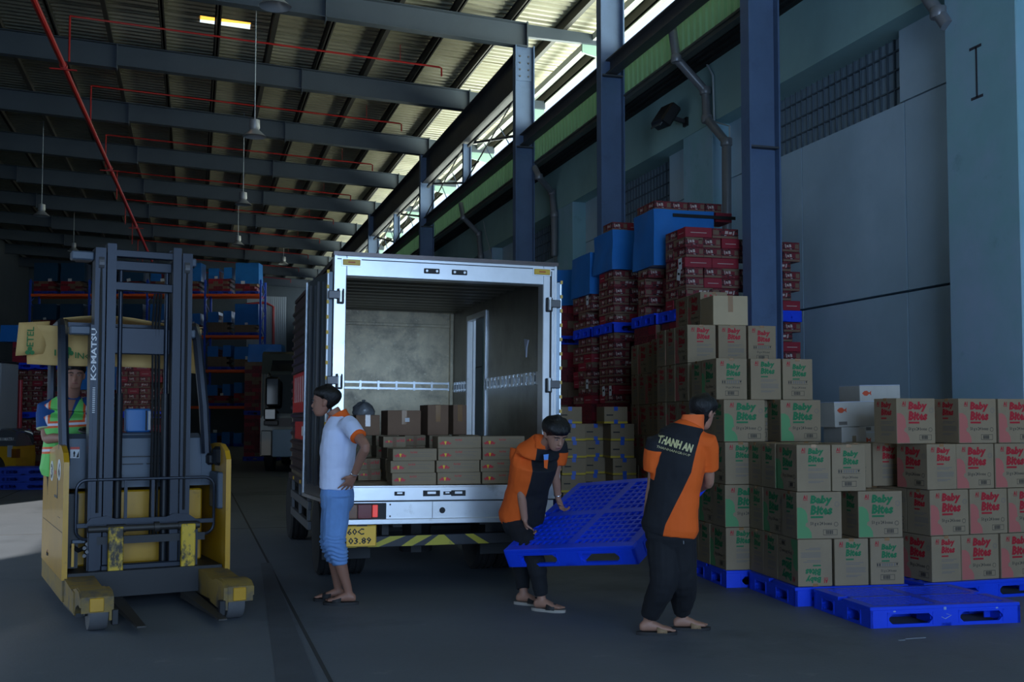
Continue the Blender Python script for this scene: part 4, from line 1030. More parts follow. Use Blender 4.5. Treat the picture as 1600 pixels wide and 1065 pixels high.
def face_B(b, o, ux, main, kind):
    uz = Vector((0, 0, 1)); o = Vector(o); ux = Vector(ux)
    P = lambda x, z: o+ux*x+uz*z
    q = lambda x0, x1, z0, z1, m: b.add([P(x0, z0), P(x1, z0), P(x1, z1), P(x0, z1)], [(0, 1, 2, 3)], m)
    b.text('A1', 1, m_prred, P(.038, .318), ux, uz, bold=.06, width=.034, height=.032); q(.038, .074, .308, .313, m_prred)
    b.text('Baby', 1, main, P(.095, .285 if kind == 1 else .265), ux, uz, bold=.055, shear=.12, width=.135, height=.062)
    b.text('Bites', 1, main, P(.095, .232 if kind == 1 else .212), ux, uz, bold=.055, shear=.12, width=.135, height=.058)
    zb = .215 if kind == 1 else .195
    q(.097, .165, zb-.012, zb, main)
    if kind == 1:
        for k, (z, w) in enumerate(((.178, .15), (.166, .12), (.138, .17), (.127, .17), (.116, .165), (.105, .17), (.078, .13), (.068, .10))): q(.097, .097+w, z, z+.005, m_inkgrey)
    else:
        q(.05, .245, .140, .142, m_prblack); q(.05, .245, .174, .176, m_prblack)
        for k, x in enumerate((.055, .075, .10, .12, .14, .16, .18, .205)): q(x, x+(.010 if k < 2 else .012), .147, .170, m_prblack if k in (0, 1) else m_inkgrey)
        b.poly([(.222, .17), (.24, .17), (.231, .148)], o, ux, uz, m_prblack)
        b.text('50 g x 24 boxes', 1, m_prblack, P(.09, .095), ux, uz, bold=.01, width=.135, height=.026); barcode(b, P(.085, .035), ux, uz, .125, .045)
def snack_carton(main, tint):
    b = MB(); b.box((0, 0, BH/2), (BW, BD, BH), m_kraft, bev=.003)
    b.b2(-BW/2+.004, BW/2-.004, -.003, .003, BH-.001, BH+.0005, m_inkgrey)
    o = b.build('snack_carton')
    p = MB(); e = .0012
    face_A(p, (-BW/2, -BD/2-e, 0), (1, 0, 0), main, tint); face_A(p, (BW/2, BD/2+e, 0), (-1, 0, 0), main, tint)
    face_B(p, (-BW/2-e, BD/2, 0), (0, -1, 0), main, 1); face_B(p, (BW/2+e, -BD/2, 0), (0, 1, 0), main, 2)
    p.build('printed_artwork', o, recalc=False)
    t = MB()
    for sx in (-1, 1):
        pass
    h_ = BW/2; t.prism([(-h_-.002, BH-.022), (-h_-.0008, BH-.022), (-h_-.0008, BH+.0006), (h_+.0008, BH+.0006), (h_+.0008, BH-.022), (h_+.002, BH-.022), (h_+.002, BH+.0016), (-h_-.002, BH+.0016)], 'y', -.022, .022, m_tape); t.build('tape_strip', o)
    return o
PROTO = {'g': snack_carton(m_prgreen, m_tintgreen), 'r': snack_carton(m_prred, m_tintred)}
_used = {'g': False, 'r': False}
FACE = {'A': 0.0, '1': PI/2, '2': -PI/2, 'a': PI}
FW = {'A': 'lettered broad face', 'a': 'lettered broad face', '1': 'text end', '2': 'symbol end', 'F': 'upside-down end'}
def snack(kind, st, x, y, z, face, label):
    px, py, yaw = st; c, s = math.cos(yaw), math.sin(yaw)
    jx, jy, jr = random.uniform(-.003, .003), random.uniform(-.003, .003), random.uniform(-.007, .007)
    loc = Vector((px+(x+jx)*c-(y+jy)*s, py+(x+jx)*s+(y+jy)*c, z))
    rot = None
    if face == 'F': loc.z += BH+.001; rot = (PI, 0, yaw+PI/2); rz = 0
    else: rz = yaw+FACE[face]+jr
    g = ('green' if kind == 'g' else 'red')+' print snack cartons'
    if not _used[kind]:
        _used[kind] = True; o = PROTO[kind]; o.location = loc; o.rotation_euler = rot or (0, 0, rz); tag(o, label, 'carton', g); return o
    return dup(PROTO[kind], loc, rz, label, g, rot)
LAY = ['bottom', 'second', 'third', 'fourth', 'fifth', 'sixth', 'seventh']
P1 = lambda f3: [(.15, .193, f3[0], 'front left'), (.462, .193, f3[1], 'front middle'), (.774, .193, f3[2], 'front right'), (.193, .54, 'A', 'second row left'), (.60, .54, 'A', 'second row right'), (.193, .84, 'A', 'back row left'), (.60, .84, 'A', 'back row right')]
P2 = [(.193, .146, 'A', 'front left'), (.72, .146, 'A', 'front right'), (.15, .49, '1', 'second row left'), (.462, .49, '2', 'second row middle'), (.774, .49, '1', 'second row right'), (.193, .84, 'A', 'back row left'), (.60, .84, 'A', 'back row right')]
def stack(kind, st, layers, name, z0=.152, keep=None):
    for k, L in enumerate(layers):
        for (x, y, f, pos) in L:
            if keep and not keep(k, x, y): continue
            kk = kind if len(f) == 1 else f[1]
            snack(kk, st, x, y, z0+k*(BH+.0045), f[0], '%s-print carton, %s layer, %s of %s' % ('green' if kk == 'g' else 'red', LAY[k], pos, name))
pal = make_pallet(.98, .95, 'blue plastic pallet under the low green-print carton stack at the near corner', False, group='pallets under carton stacks')
def place_pallet(src, st, dx, dy, w, d, z, label, first=False):
    p = corner(0, 0, 0, w, d); px, py, yaw = st; c, s = math.cos(yaw), math.sin(yaw); x, y = p.x+dx, p.y+dy
    loc = (px+x*c-y*s, py+x*s+y*c, z)
    if first: src.location = loc; src.rotation_euler = (0, 0, yaw); return src
    return dup(src, loc, yaw, label, 'pallets under carton stacks')
S1 = (4.662, 7.767, stack_yaw); S2 = (4.553, 8.785, stack_yaw); S3 = (4.677, 9.79, stack_yaw)
q = at(1060, 508, 11.86); S4 = (q.x, q.y, stack_yaw); q = at(1022, 514, 13.06); S5 = (q.x, q.y, stack_yaw)
q = on_floor(1456, 910, .15); S6 = (q.x, q.y, math.radians(2.0))
place_pallet(pal, S1, -.035, -.02, 0.98, .95, 0, '', True)
place_pallet(pal, S2, -.0, -.015, 0.98, .95, 0, 'blue plastic pallet under the taller green-print stack, second from the near corner')
place_pallet(pal, S3, -.02, -.01, 0.98, .95, 0, 'blue plastic pallet under the first red-print stack, third from the near corner')
place_pallet(pal, S4, -.02, -.01, 0.98, .95, 0, 'blue plastic pallet under the second red-print stack')
place_pallet(pal, S5, -.02, -.01, 0.98, .95, 0, 'blue plastic pallet under the farthest red-print stack')
NM1 = 'the low near stack'
stack('g', S1, [P1('F12'), P2, [(.15, .193, '1', 'front left'), (.455, .193, '2', 'front middle'), (.70, .56, '2', 'set back right'), (.193, .56, 'A', 'second row left'), (.193, .86, 'A', 'back row left')]], NM1)
NM2 = 'the middle green stack'
stack('g', S2, [P1('112'), P2, P1('121'), [(.193, .146, 'A', 'front left'), (.725, .146, 'A', 'front right'), (.15, .49, '1', 'second row left'), (.462, .49, '2', 'second row middle'), (.774, .49, '1', 'second row right'), (.193, .83, 'A', 'back row left'), (.60, .83, 'A', 'back row right')],
              [(.125, .33, '2', 'front left'), (.455, .33, '1', 'front middle'), (.762, .33, '2', 'front right'), (.193, .72, 'A', 'back row left'), (.60, .72, 'A', 'back row right')]], NM2,
      keep=lambda k, x, y: k >= 3 or x < .3 or y < .3)
NM3 = 'the tall red stack'
L7 = [(.43, .60, '1', 'behind the plain box'), (.43, .99, '1', 'far behind the plain box')]
stack('r', S3, [P1('112'), P2, P1('121'), P2, P1('111'), [(.15, .193, '1', 'front left'), (.468, .193, '1', 'front middle'), (.780, .193, '2', 'front right'), (.193, .54, 'A', 'second row left'), (.60, .54, 'A', 'second row right'), (.193, .84, 'A', 'back row left')], L7], NM3,
      keep=lambda k, x, y: k >= 4 or x < .3)
o = big_carton('plain_carton', .365, .36, .295, Vector((0, 0, 0)), stack_yaw, 'plain unprinted kraft carton on top of the red-print stack', mat('plain_kraft', (186, 164, 130), .75, noise_=(3, .06)))
c_, s_ = math.cos(stack_yaw), math.sin(stack_yaw); o.location = (S3[0]+.47*c_-.22*s_, S3[1]+.47*s_+.22*c_, .152+6*(BH+.0045)+.001)
for i, (st, nm) in enumerate(((S4, 'the left red stack'), (S5, 'the farthest red-print stack'))):
    stack('r', st, [P1('121'), P2, P1('112'), P2, P1('211'), P2], nm, keep=lambda k, x, y: x < .3 or y < .3)
NM6 = 'the right-edge stack'
stack('r', S6, [[(.15, .193, '1', 'front left'), (.50, .15, 'A', 'front middle'), (.90, .15, 'A', 'front right'), (.193, .54, 'A', 'second row left'), (.36, .86, 'A', 'back row left')],
               [(.193, .146, 'A', 'front left'), (.59, .146, 'A', 'front middle'), (.99, .146, 'A', 'front right'), (.15, .495, '1', 'second row left'), (.36, .86, 'A', 'back row left')],
               [(.12, .193, '1', 'front left'), (.46, .15, 'A', 'front middle'), (.86, .15, 'A', 'front right'), (.0, .74, '1', 'left behind'), (.33, .59, '2', 'second row right')],
               [(-.09, .19, 'A', 'front left'), (.31, .54, '2', 'set back middle'), (.50, .15, 'A', 'front middle'), (.91, .15, 'A', 'front right'), (.62, .56, '1', 'set back right')]], NM6)
for k in range(2): snack('r', S6, -.02, .90, .152+k*(BH+.0045), '1', 'red-print carton, %s layer, hidden left corner of the right-edge stack' % LAY[k])
p6 = make_pallet(1.3, 1.1, 'blue plastic pallet under the red-print stack at the right edge', False); 
place_pallet(p6, S6, -.10, -.03, 1.3, 1.1, 0, '', True)
# white fish cartons behind
m_wcard = mat('white_grey_carton', (196, 190, 180), .7, noise_=(5, .08)); m_fish = mat('fish_orange', (212, 84, 50), .6); m_wrap = mat('white_wrap', (210, 216, 235), .25)
q0 = at(1334, 640, 10.0)
def fish_carton(loc, rz, tilt, label, fishx=-.16, W_=.46, D_=.34, H_=.225):
    b = MB(); b.box((0, 0, H_/2), (W_, D_, H_), m_wcard, bev=.004); o = b.build('fish_carton')
    p = MB(); y = -D_/2-.001; z = H_*.68
    p.poly([(fishx-.045, z), (fishx-.02, z+.022), (fishx+.012, z+.025), (fishx+.035, z+.006), (fishx+.06, z+.024), (fishx+.055, z), (fishx+.06, z-.022), (fishx+.035, z-.005), (fishx+.01, z-.025), (fishx-.02, z-.022)], (0, y, 0), (1, 0, 0), (0, 0, 1), m_fish)
    p.b2(fishx-.03, fishx+.06, y-.0002, y, .02, .05, m_inkgrey); p.build('printed_fish', o)
    t = MB(); t.b2(-W_/2, W_/2, -D_/2, D_/2, H_+.001, H_+.006, m_wrap); t.build('wrap_sheet', o)
    o.location = loc; o.rotation_euler = (0, tilt, rz); return tag(o, label, 'carton', 'pale fish-print cartons')
bx, by = q0.x, q0.y+.15
for k in range(5): fish_carton((bx+[0, .02, -.02, .03, 0][k], by+[0, .02, 0, .05, 0][k], .001+.2265*k), .03*(k-2), 0, 'pale fish-print carton, %s layer behind the green stack' % LAY[k])
b = MB(); b.box((0, 0, .14), (.26, .3, .28), m_wcard, bev=.004); b.b2(-.02, .02, -.1515, -.15, .05, .2, m_kraft); o = b.build('white_carton'); o.location = (bx+.0, by, 1.136); tag(o, 'small off-white carton under the tilted fish-print carton', 'carton')
fish_carton((bx+.02, by+.02, 1.42), .04, -.03, 'pale fish-print carton, tilted on top, left of the red-print cartons')
for k in range(7): fish_carton((bx+.55, by+.42, .001+.2265*k), .02, 0, 'pale fish-print carton, %s layer of the wall pile' % LAY[k])
fish_carton((bx+.55, by+.40, .001+.2265*7), .02, -.02, 'pale fish-print carton, topmost of the wall pile')
# yellow-edged cartons with blue tape behind the porters
m_ystrip = mat('yellow_carton_edge', (206, 176, 50), .65); m_btape = mat('blue_tape', (40, 90, 190), .3)
def yellow_carton(W_=.30, H_=.21):
    b = MB(); b.box((0, 0, H_/2), (W_, .36, H_), m_kraft, bev=.003); b.b2(-W_/2-.0008, W_/2+.0008, -.1808, .1808, .004, .028, m_ystrip)
    b.b2(-W_*.4, -W_*.12, -.1812, -.1805, .10, .115, m_prblack)
    o = b.build('yellow_edged_carton'); t = MB()
    t.prism([(-.182, H_-.05), (-.1805, H_-.05), (-.1805, H_+.0004), (.18, H_+.0004), (.18, H_+.0014), (-.182, H_+.0014)], 'x', -.025, .025, m_btape); t.build('tape_strip', o); t = MB(); t.b2(-.025, .025, -.182, -.1805, .0, .05, m_btape); t.build('tape_strip', o)
    return o
yc = yellow_carton(); yfirst = True
for (u, nm, offs) in ((896, 'the left pile', (0, .01, -.01, 0, .01, .0, -.05)), (975, 'the right pile', (0, .01, 0, -.005, -.03, -.03, -.12)), (930, 'the dim middle pile', (0, .01, -.01, 0, .02, 0))):
    q = at(u, 700, 13.6 if u != 930 else 13.95)
    for k, dx in enumerate(offs):
        loc = (q.x+dx, q.y+.1, .152+k*.2125); lab = 'yellow-edged carton with blue tape, %s of %s' % (LAY[k]+' layer', nm)
        if yfirst: yc.location = loc; yc.rotation_euler = (0, 0, -.12); tag(yc, lab, 'carton', 'yellow-edged cartons'); yfirst = False
        else: dup(yc, loc, -.12+random.uniform(-.02, .02), lab, 'yellow-edged cartons')
q = at(880, 700, 13.5); ps = (q.x-.2, q.y-.12, -.12)
place_pallet(pal, ps, 0, 0, 0.98, .95, 0, 'blue plastic pallet under the yellow-edged cartons')

# ================================================================== RED CARTON STACKS
m_rp = mat('red_carton_print', (122, 34, 42), .5, noise_=(3, .15), wear=[((44, 26, 28), 22, .53, .60), ((196, 160, 140), 30, .66, .70)], stretch=(1, 1, 1.6))
m_rplain = mat('red_carton_plain', (150, 32, 48), .5, noise_=(4, .08))
m_rk = mat('red_carton_kraft', (122, 98, 78), .7)
m_rwhite = mat('pale_carton_print', (196, 178, 168), .6); m_rblack = mat('dark_carton_print', (40, 24, 26), .6)
m_shine = mat('painted_tape_glint', (235, 235, 240), .08, spec=.9)  # pale patches painted on the red cartons as glints of tape
RW, RD, RH = .252, .378, .129
def red_carton(variant):
    b = MB(); body = {0: m_rp, 1: m_rplain, 2: m_rp}[variant]
    b.box((0, 0, RH/2), (RW, RD, RH), body, bev=.003)
    for sx, L, D in ((0, RW, RD), (1, RD, RW)):
        for sg in (-1, 1):
            ux = Vector((1, 0, 0)) if sx == 0 else Vector((0, 1, 0)); uy = Vector((0, 1, 0)) if sx == 0 else Vector((-1, 0, 0))
            o = uy*(sg*(D/2+.0008)); ux = ux*(-sg)*-1 if sg < 0 else ux*-1
            q = lambda x0, x1, z0, z1, m, k=0: b.add([o+ux*x0+Vector((0, 0, z0)), o+ux*x1+Vector((0, 0, z0)), o+ux*(x1+k)+Vector((0, 0, z1)), o+ux*(x0+k)+Vector((0, 0, z1))], [(0, 1, 2, 3)], m)
            if variant == 1: q(-L*.3, L*.3, .055, .063, m_rwhite); continue
            if variant == 2: q(-L/2+.003, L/2-.003, .092, RH-.003, m_rk)
            q(-L/2+.003, L/2-.003, .004, .030, m_rk if variant == 0 else m_rp)
            q(-L*.46, -L*.24, .045, .105, m_rk); q(-L*.02, L*.10, .06, .10, m_rwhite, .006); q(L*.13, L*.24, .06, .09, m_rwhite, .008); q(L*.28, L*.33, .05, .10, m_rwhite, .01)
            q(-L*.20, -L*.05, .035, .05, m_rblack, .02); q(L*.3, L*.45, .035, .055, m_rblack, .02); q(L*.38, L*.46, .09, .115, m_rblack, .01)
            q(-.012, -.002, .035, .045, m_shine); q(.006, .014, .037, .046, m_shine)
    return b.build('red_carton')
RPROTO = [red_carton(i) for i in range(3)]; _ru = [False]*3
NRED = [0]
def redc(loc, rz, label, v, group):
    NRED[0] += 1
    if not _ru[v]:
        _ru[v] = True; o = RPROTO[v]; o.location = loc; o.rotation_euler = (0, 0, rz); return tag(o, label, 'carton', group)
    return dup(RPROTO[v], loc, rz, label, group)
rrand = random.Random(5)
def red_stack(st, z0, n, w, d, name, group='red printed cartons on the right', front=True, left=True, skip=0, maxfront=9, top_first=True):
    px, py, yaw = st; c, s = math.cos(yaw), math.sin(yaw)
    for k in range(n):
        wide = (k % 3 == 1)
        fw_, fd = (RD, RW) if wide else (RW, RD)
        cells = []
        if front:
            m = min(maxfront, int((w+.03)/(fw_+.004)))
            for i in range(m): cells.append((fw_/2+i*(fw_+.004), fd/2, wide, 'front', i))
        if left:
            y = fd+.004; wl = not wide; j = 0
            while y+(RW if wl else RD) <= d+.04:
                fd2 = RW if wl else RD; fw2_ = RD if wl else RW
                cells.append((fw2_/2, y+fd2/2, wl, 'left side', j)); y += fd2+.004; j += 1
        for (x, y, wd, face, i) in cells:
            jx, jy = rrand.uniform(-.006, .006), rrand.uniform(-.006, .006); x += jx; y += jy
            v = rrand.choice((0, 0, 0, 1, 2))
            pos = ('front %s from left' % ORD[i]) if face == 'front' else ('left side %s back' % ORD[i])
            redc((px+x*c-y*s, py+x*s+y*c, z0+k*(RH+.002)), yaw+(PI/2 if wd else 0)+rrand.uniform(-.015, .015), 'red carton, %s layer, %s, %s' % (ORD[k], pos, name), v, group)
def filler(st, z0, n, w, d, label, m=None):
    """the cartons of a load that nobody can tell apart from here, joined"""
    px, py, yaw = st; b = MB(); rr_ = random.Random(int(px*100)+n)
    for k in range(n):
        x = 0; wd = RW if k % 2 else RD
        while x+wd <= w+.02:
            b.b2(x+.002, x+wd-.002, 0, d, k*(RH+.002), k*(RH+.002)+RH, m or rr_.choice((m_rp, m_rp, m_rplain, m_rk))); x += wd+.003
        for q in range(3): b.b2(-.004, .01, q*d/3+.003, (q+1)*d/3-.003, k*(RH+.002)+.004, k*(RH+.002)+RH-.004, rr_.choice((m_rp, m_rp, m_rplain)))
    o = b.build('red_carton_load'); o.location = (px, py, z0); o.rotation_euler = (0, 0, yaw); o['kind'] = 'stuff'; o['label'] = label; o['category'] = 'cartons'
    return o
m_tarp = mat('blue_tarp', (40, 118, 196), .32, noise_=(2, .10), bump=(5, .25), coat=.2)
def tarp(st, x0, x1, y0, y1, z0, h, label, seed=1):
    px, py, yaw = st; rings = []
    for i in range(8):
        t = i/7; r = []
        for j in range(40):
            a = j/40*4; sd = int(a); f = a-sd
            P_ = [(x0+(x1-x0)*f, y0), (x1, y0+(y1-y0)*f), (x1-(x1-x0)*f, y1), (x0, y1-(y1-y0)*f)][sd]
            nx = noise.noise((P_[0]*3, P_[1]*3+seed, t*2.2))*.016; cx, cy = (x0+x1)/2, (y0+y1)/2
            dr = nx+.012*(1-t)
            r.append((P_[0]+(dr if P_[0] > cx else -dr), P_[1]+(dr if P_[1] > cy else -dr), z0+h*t+(.012*noise.noise((P_[0]*4, P_[1]*4, seed)) if i in (0, 7) else 0)))
        rings.append(r)
    b = MB(); b.loft(rings, m_tarp); o = b.build('tarp_cover', None, 40)
    o.location = (px, py, 0); o.rotation_euler = (0, 0, yaw); return tag(o, label, 'tarp', 'blue tarps over carton loads')
def label_on(o, x, y, z, w=.09, h=.14, rz=0.0, yaw=0.0):
    b = MB(); b.box((0, 0, 0), (w, .002, h), m_sticker_w); b.b2(-w*.3, w*.3, -.0018, -.001, -.01, .02, m_prblack); t = b.build('paper_label', o); t.location = (x, y, z); t.rotation_euler = (0, rz, yaw)
RY = math.radians(-1.0); XR = 6.12
UZ = 2.776
R1 = (6.10, 12.80, RY); R2 = (6.06, 13.66, RY); R3 = (6.02, 15.10, RY); R4 = (6.02, 16.05, RY); R5 = (6.0, 17.86, RY); R6 = (6.0, 18.85, RY)
ppal = make_pallet(1.2, .84, 'upper blue pallet under the tall red carton load nearest the steel column', False, m_blue, group='upper pallets between red carton loads')
for i, (st, nm) in enumerate(((R1, ''), (R2, 'upper blue pallet under the second red carton load'), (R3, 'upper blue pallet with bright front edge under the third red load'), (R4, 'upper blue pallet under the fourth red carton load'), (R5, 'upper blue pallet under the fifth red carton load'), (R6, 'upper blue pallet under the farthest red carton load'))):
    if i == 0: place_pallet(ppal, st, -.03, -.02, 1.2, .84, UZ, '', True)
    else: place_pallet(ppal, st, -.03, -.02, 1.2, .84, UZ, nm)['group'] = 'upper pallets between red carton loads'
lpal = make_pallet(1.2, .84, 'floor pallet under the red carton load nearest the steel column', False, m_blue_d, group='floor pallets under red carton loads')
for i, (st, nm) in enumerate(((R1, ''), (R2, 'second'), (R3, 'third'), (R4, 'fourth'), (R5, 'fifth'), (R6, 'farthest'))):
    if i == 0: place_pallet(lpal, st, -.03, -.02, 1.2, .84, 0, '', True)
    else: place_pallet(lpal, st, -.03, -.02, 1.2, .84, 0, 'floor pallet under the %s red carton load' % nm)['group'] = 'floor pallets under red carton loads'
    st2 = st
    filler(st2, .152, 20 if i in (0, 1) else (12 if i in (2, 3) else 20), 1.14, .78, 'joined lower red cartons of the %s load beside the wall' % ['nearest', 'second', 'third', 'fourth', 'fifth', 'farthest'][i])
UZ1 = UZ+.152
red_stack(R1, UZ1, 8, 1.06, .75, 'upper column load', left=True)
red_stack(R2, UZ1, 5, 1.06, .72, 'second upper load', front=False)
filler((R2[0]+.27, R2[1]+.02, RY), UZ1, 5, .85, .6, 'hidden red cartons inside the second upper load')
tarp(R2, -.02, .88, -.005, .74, UZ1+5*.131+.002, .78, 'blue tarp over the second red load, behind the red cartons at the column', 3)
b = MB(); b.b2(0, .95, -.012, .0, 0, .045, m_dark); o = b.build('black_strap'); o.location = (R2[0]+.25, R2[1]-.035, UZ1+5*.131+.68); tag(o, 'black strap across the blue tarp of the second red load', 'strap')
red_stack((R2[0]+.03, R2[1]+.1, RY), UZ1+5*.131+.79, 1, 1.1, .6, 'on the blue tarp')
filler((R2[0]+.92, R2[1]+.02, RY), UZ1, 8, .28, .3, 'hidden red cartons under the small pile beside the tarp')
red_stack((R2[0]+.92, R2[1]+.02, RY), UZ1+8*.131, 3, .3, .3, 'small pile beside the tarp', left=False)
red_stack(R3, UZ1, 6, .80, .78, 'third upper load')
filler((R3[0]+.27, R3[1]+.38, RY), UZ1, 6, .55, .36, 'hidden red cartons inside the third upper load')
tarp(R3, -.02, .82, -.01, .80, UZ1+6*.131+.002, .60, 'bright blue tarp over the third red load, with full front face showing', 5)
red_stack((R3[0]+.02, R3[1]+.1, RY), UZ1+6*.131+.61, 1, .62, .6, 'on the bright tarp', left=False)
red_stack(R4, UZ1, 4, .3, .86, 'fourth upper load', maxfront=1)
filler((R4[0]+.27, R4[1]+.02, RY), UZ1, 4, .55, .7, 'hidden red cartons inside the fourth upper load')
tarp(R4, -.02, .84, 0, .90, UZ1+4*.131+.002, .66, 'blue tarp with ragged top edge over the fourth red load', 8)
filler(R5, UZ1, 4, .85, .82, 'dim red cartons of the fifth upper load'); tarp(R5, -.02, .9, -.02, .86, UZ1+4*.131+.003, .62, 'dark blue tarp over the fifth red load', 9)
filler(R6, UZ1, 4, .85, .82, 'dim red cartons of the farthest upper load'); tarp(R6, -.02, .9, -.02, .86, UZ1+4*.131+.003, .56, 'dark blue tarp over the farthest red load', 12)
red_stack(R3, .152+12*.131, 8, .5, .78, 'third lower load', maxfront=1)
red_stack(R4, .152+12*.131, 8, .5, .86, 'fourth lower load', maxfront=1)
filler((R3[0]+.39, R3[1]+.02, RY), .152+12*.131, 8, .7, .7, 'hidden red cartons inside the third lower load'); filler((R4[0]+.39, R4[1]+.02, RY), .152+12*.131, 8, .7, .7, 'hidden red cartons inside the fourth lower load')
R7 = (7.27, 12.82, RY)
npal = make_pallet(.54, .84, 'narrow blue pallet end showing right of the nearest steel column', False, m_blue, group='upper pallets between red carton loads'); place_pallet(npal, R7, -.02, -.02, .54, .84, UZ, '', True)
o = place_pallet(npal, R7, -.02, -.02, .54, .84, 0, 'narrow floor pallet behind the nearest steel column'); o['group'] = 'floor pallets under red carton loads'
filler(R7, .152, 14, .40, .7, 'joined lower red cartons behind the nearest steel column')
red_stack(R7, .152+14*.131, 6, .50, .30, 'lower load right of the column', left=False); red_stack(R7, UZ1, 7, .50, .30, 'upper load right of the column', left=False)
# paper labels stuck on single cartons
_lab = [o for o in C.objects if o.name.startswith('red_carton') and o.get('label')]
def near_label(u, v, d, w=.10, h=.15, tilt=0.0, side='x'):
    p = at(u, v, d); best = min((o for o in _lab if o.type == 'MESH' and o.get('kind') != 'stuff'), key=lambda o: (o.location+Vector((0, 0, .065))-p).length)
    M = Matrix.Rotation(best.rotation_euler.z, 4, 'Z'); 
    rzl = -best.rotation_euler.z+(-PI/2 if side == 'x' else 0)
    L = MB(); L.box((0, 0, 0), (w, .002, h), m_sticker_w); L.b2(-w*.3, w*.3, -.0018, -.001, -.005, .025, m_prblack); t = L.build('paper_label', best)
    off = Vector((-.205 if abs(math.sin(best.rotation_euler.z)) > .5 else -.135, 0, 0)) if side == 'x' else Vector((0, -.205 if abs(math.cos(best.rotation_euler.z)) > .5 else -.135, 0))
    t.location = (M.inverted().to_3x3() @ off)+Vector((0, 0, .05)); t.rotation_euler = (0, tilt, rzl)
for (u, v, d, ti) in ((1030, 413, 14.3, .2), (1066, 408, 13.6, -.05), (897, 470, 17.5, 0), (903, 595, 17.0, 0), (928, 603, 16.6, -.15), (962, 610, 15.8, 0)): near_label(u, v, d, tilt=ti)
# ================================================================== LEFT AND FAR END OF THE HALL
cy = -YAW
def stack_at(u, v, d): q = at(u, v, d); return (q.x, q.y, cy+.06)
LA, LB, LC = stack_at(16, 700, 27.4), stack_at(107, 700, 26.3), stack_at(180, 700, 24.6)
g2 = 'red printed cartons on the left'
for i, (st, nm) in enumerate(((LA, 'far left'), (LB, 'driver'), (LC, 'mast'))):
    who = {'far left': 'left-edge load', 'driver': 'load behind the driver', 'mast': 'load behind the mast'}[nm]
    for t, z in ((0, 0.0), (1, 1.50), (2, 2.742)):
        if t == 2 and nm == 'mast': pass
        o = place_pallet(lpal if t == 0 else ppal, st, -.03, -.02, 1.2, .84, z, 'blue pallet, %s level, under %s' % (['floor', 'middle', 'top'][t], who))
        o['group'] = 'pallets under the left red loads'
    if nm == 'driver':
        red_stack(st, 1.652, 4, 1.14, .5, who+', middle level', g2, left=False); filler(st, .152, 10, 1.14, .6, 'joined lower red cartons behind the driver')
        tarp(st, 0, 1.14, 0, .7, 1.652+4*.131+.002, .562, 'blue tarp over the red load beside the face of the driver', 4)
        filler(st, 2.894, 3, 1.14, .6, 'joined red cartons above the driver')
    else:
        nl = 8
        red_stack(st, 1.652, nl, 1.05, .5, who+', middle level', g2, left=False)
        red_stack(st, .152+3*.131, 6 if nm == 'mast' else 7, 1.05, .5, who+', floor level', g2, left=False)
        filler(st, .152, 3, 1.05, .4, 'joined bottom red cartons of '+who)
        filler((st[0]+.1, st[1]+.48, st[2]), .152, 10, 1.0, .3, 'hidden back cartons of '+who+', floor level'); filler((st[0]+.1, st[1]+.48, st[2]), 1.652, 8, 1.0, .3, 'hidden back cartons of '+who+', middle level')
        if nm == 'far left':
            filler(st, 2.894, 4, 1.05, .7, 'joined red cartons under the blue tarp at the left edge')
            tarp(st, -.3, 1.3, -.02, .8, 2.894+4*.131+.003, .42, 'dark blue tarp on the top load at the left edge', 6)
b = MB(); q = at(31, 640, 26.4); b.tube([(0, 0, 0), (0, 0, 2.42)], .055, mat('red_post_wrap', (206, 70, 80), .3), 10); b.box((0, 0, .01), (.2, .2, .02), m_red_pipe); o = b.build('guard_post', None, 40); o.location = (q.x, q.y, 0)
tag(o, 'shiny red upright guard post in front of the left red cartons', 'post')
b = MB(); b.box((0, 0, .15), (.42, .34, .30), m_kraft, bev=.004); kc = b.build('kraft_carton'); t = MB(); t.b2(-.03, .03, -.172, -.1705, 0, .3, m_tape); t.build('tape_strip', kc)
q = at(253, 690, 26.2)
for k in range(8):
    loc = (q.x, q.y, .001+k*.3015); lab = 'pale kraft carton, %s layer of the column right of the red loads' % (LAY+['eighth'])[k]
    if k == 0: kc.location = loc; kc.rotation_euler = (0, 0, cy); tag(kc, lab, 'carton', 'pale kraft carton column')
    else: dup(kc, loc, cy+.02*(k % 3-1), lab, 'pale kraft carton column')
for k in range(3):
    q = at(48, 740, 23.2); o = dup(lpal, (q.x+.02*(k % 2), q.y, k*.153), cy+.03*k, 'empty blue pallet, %s of the pile left of the forklift' % ['bottom', 'middle', 'top'][k], 'pile of empty blue pallets')
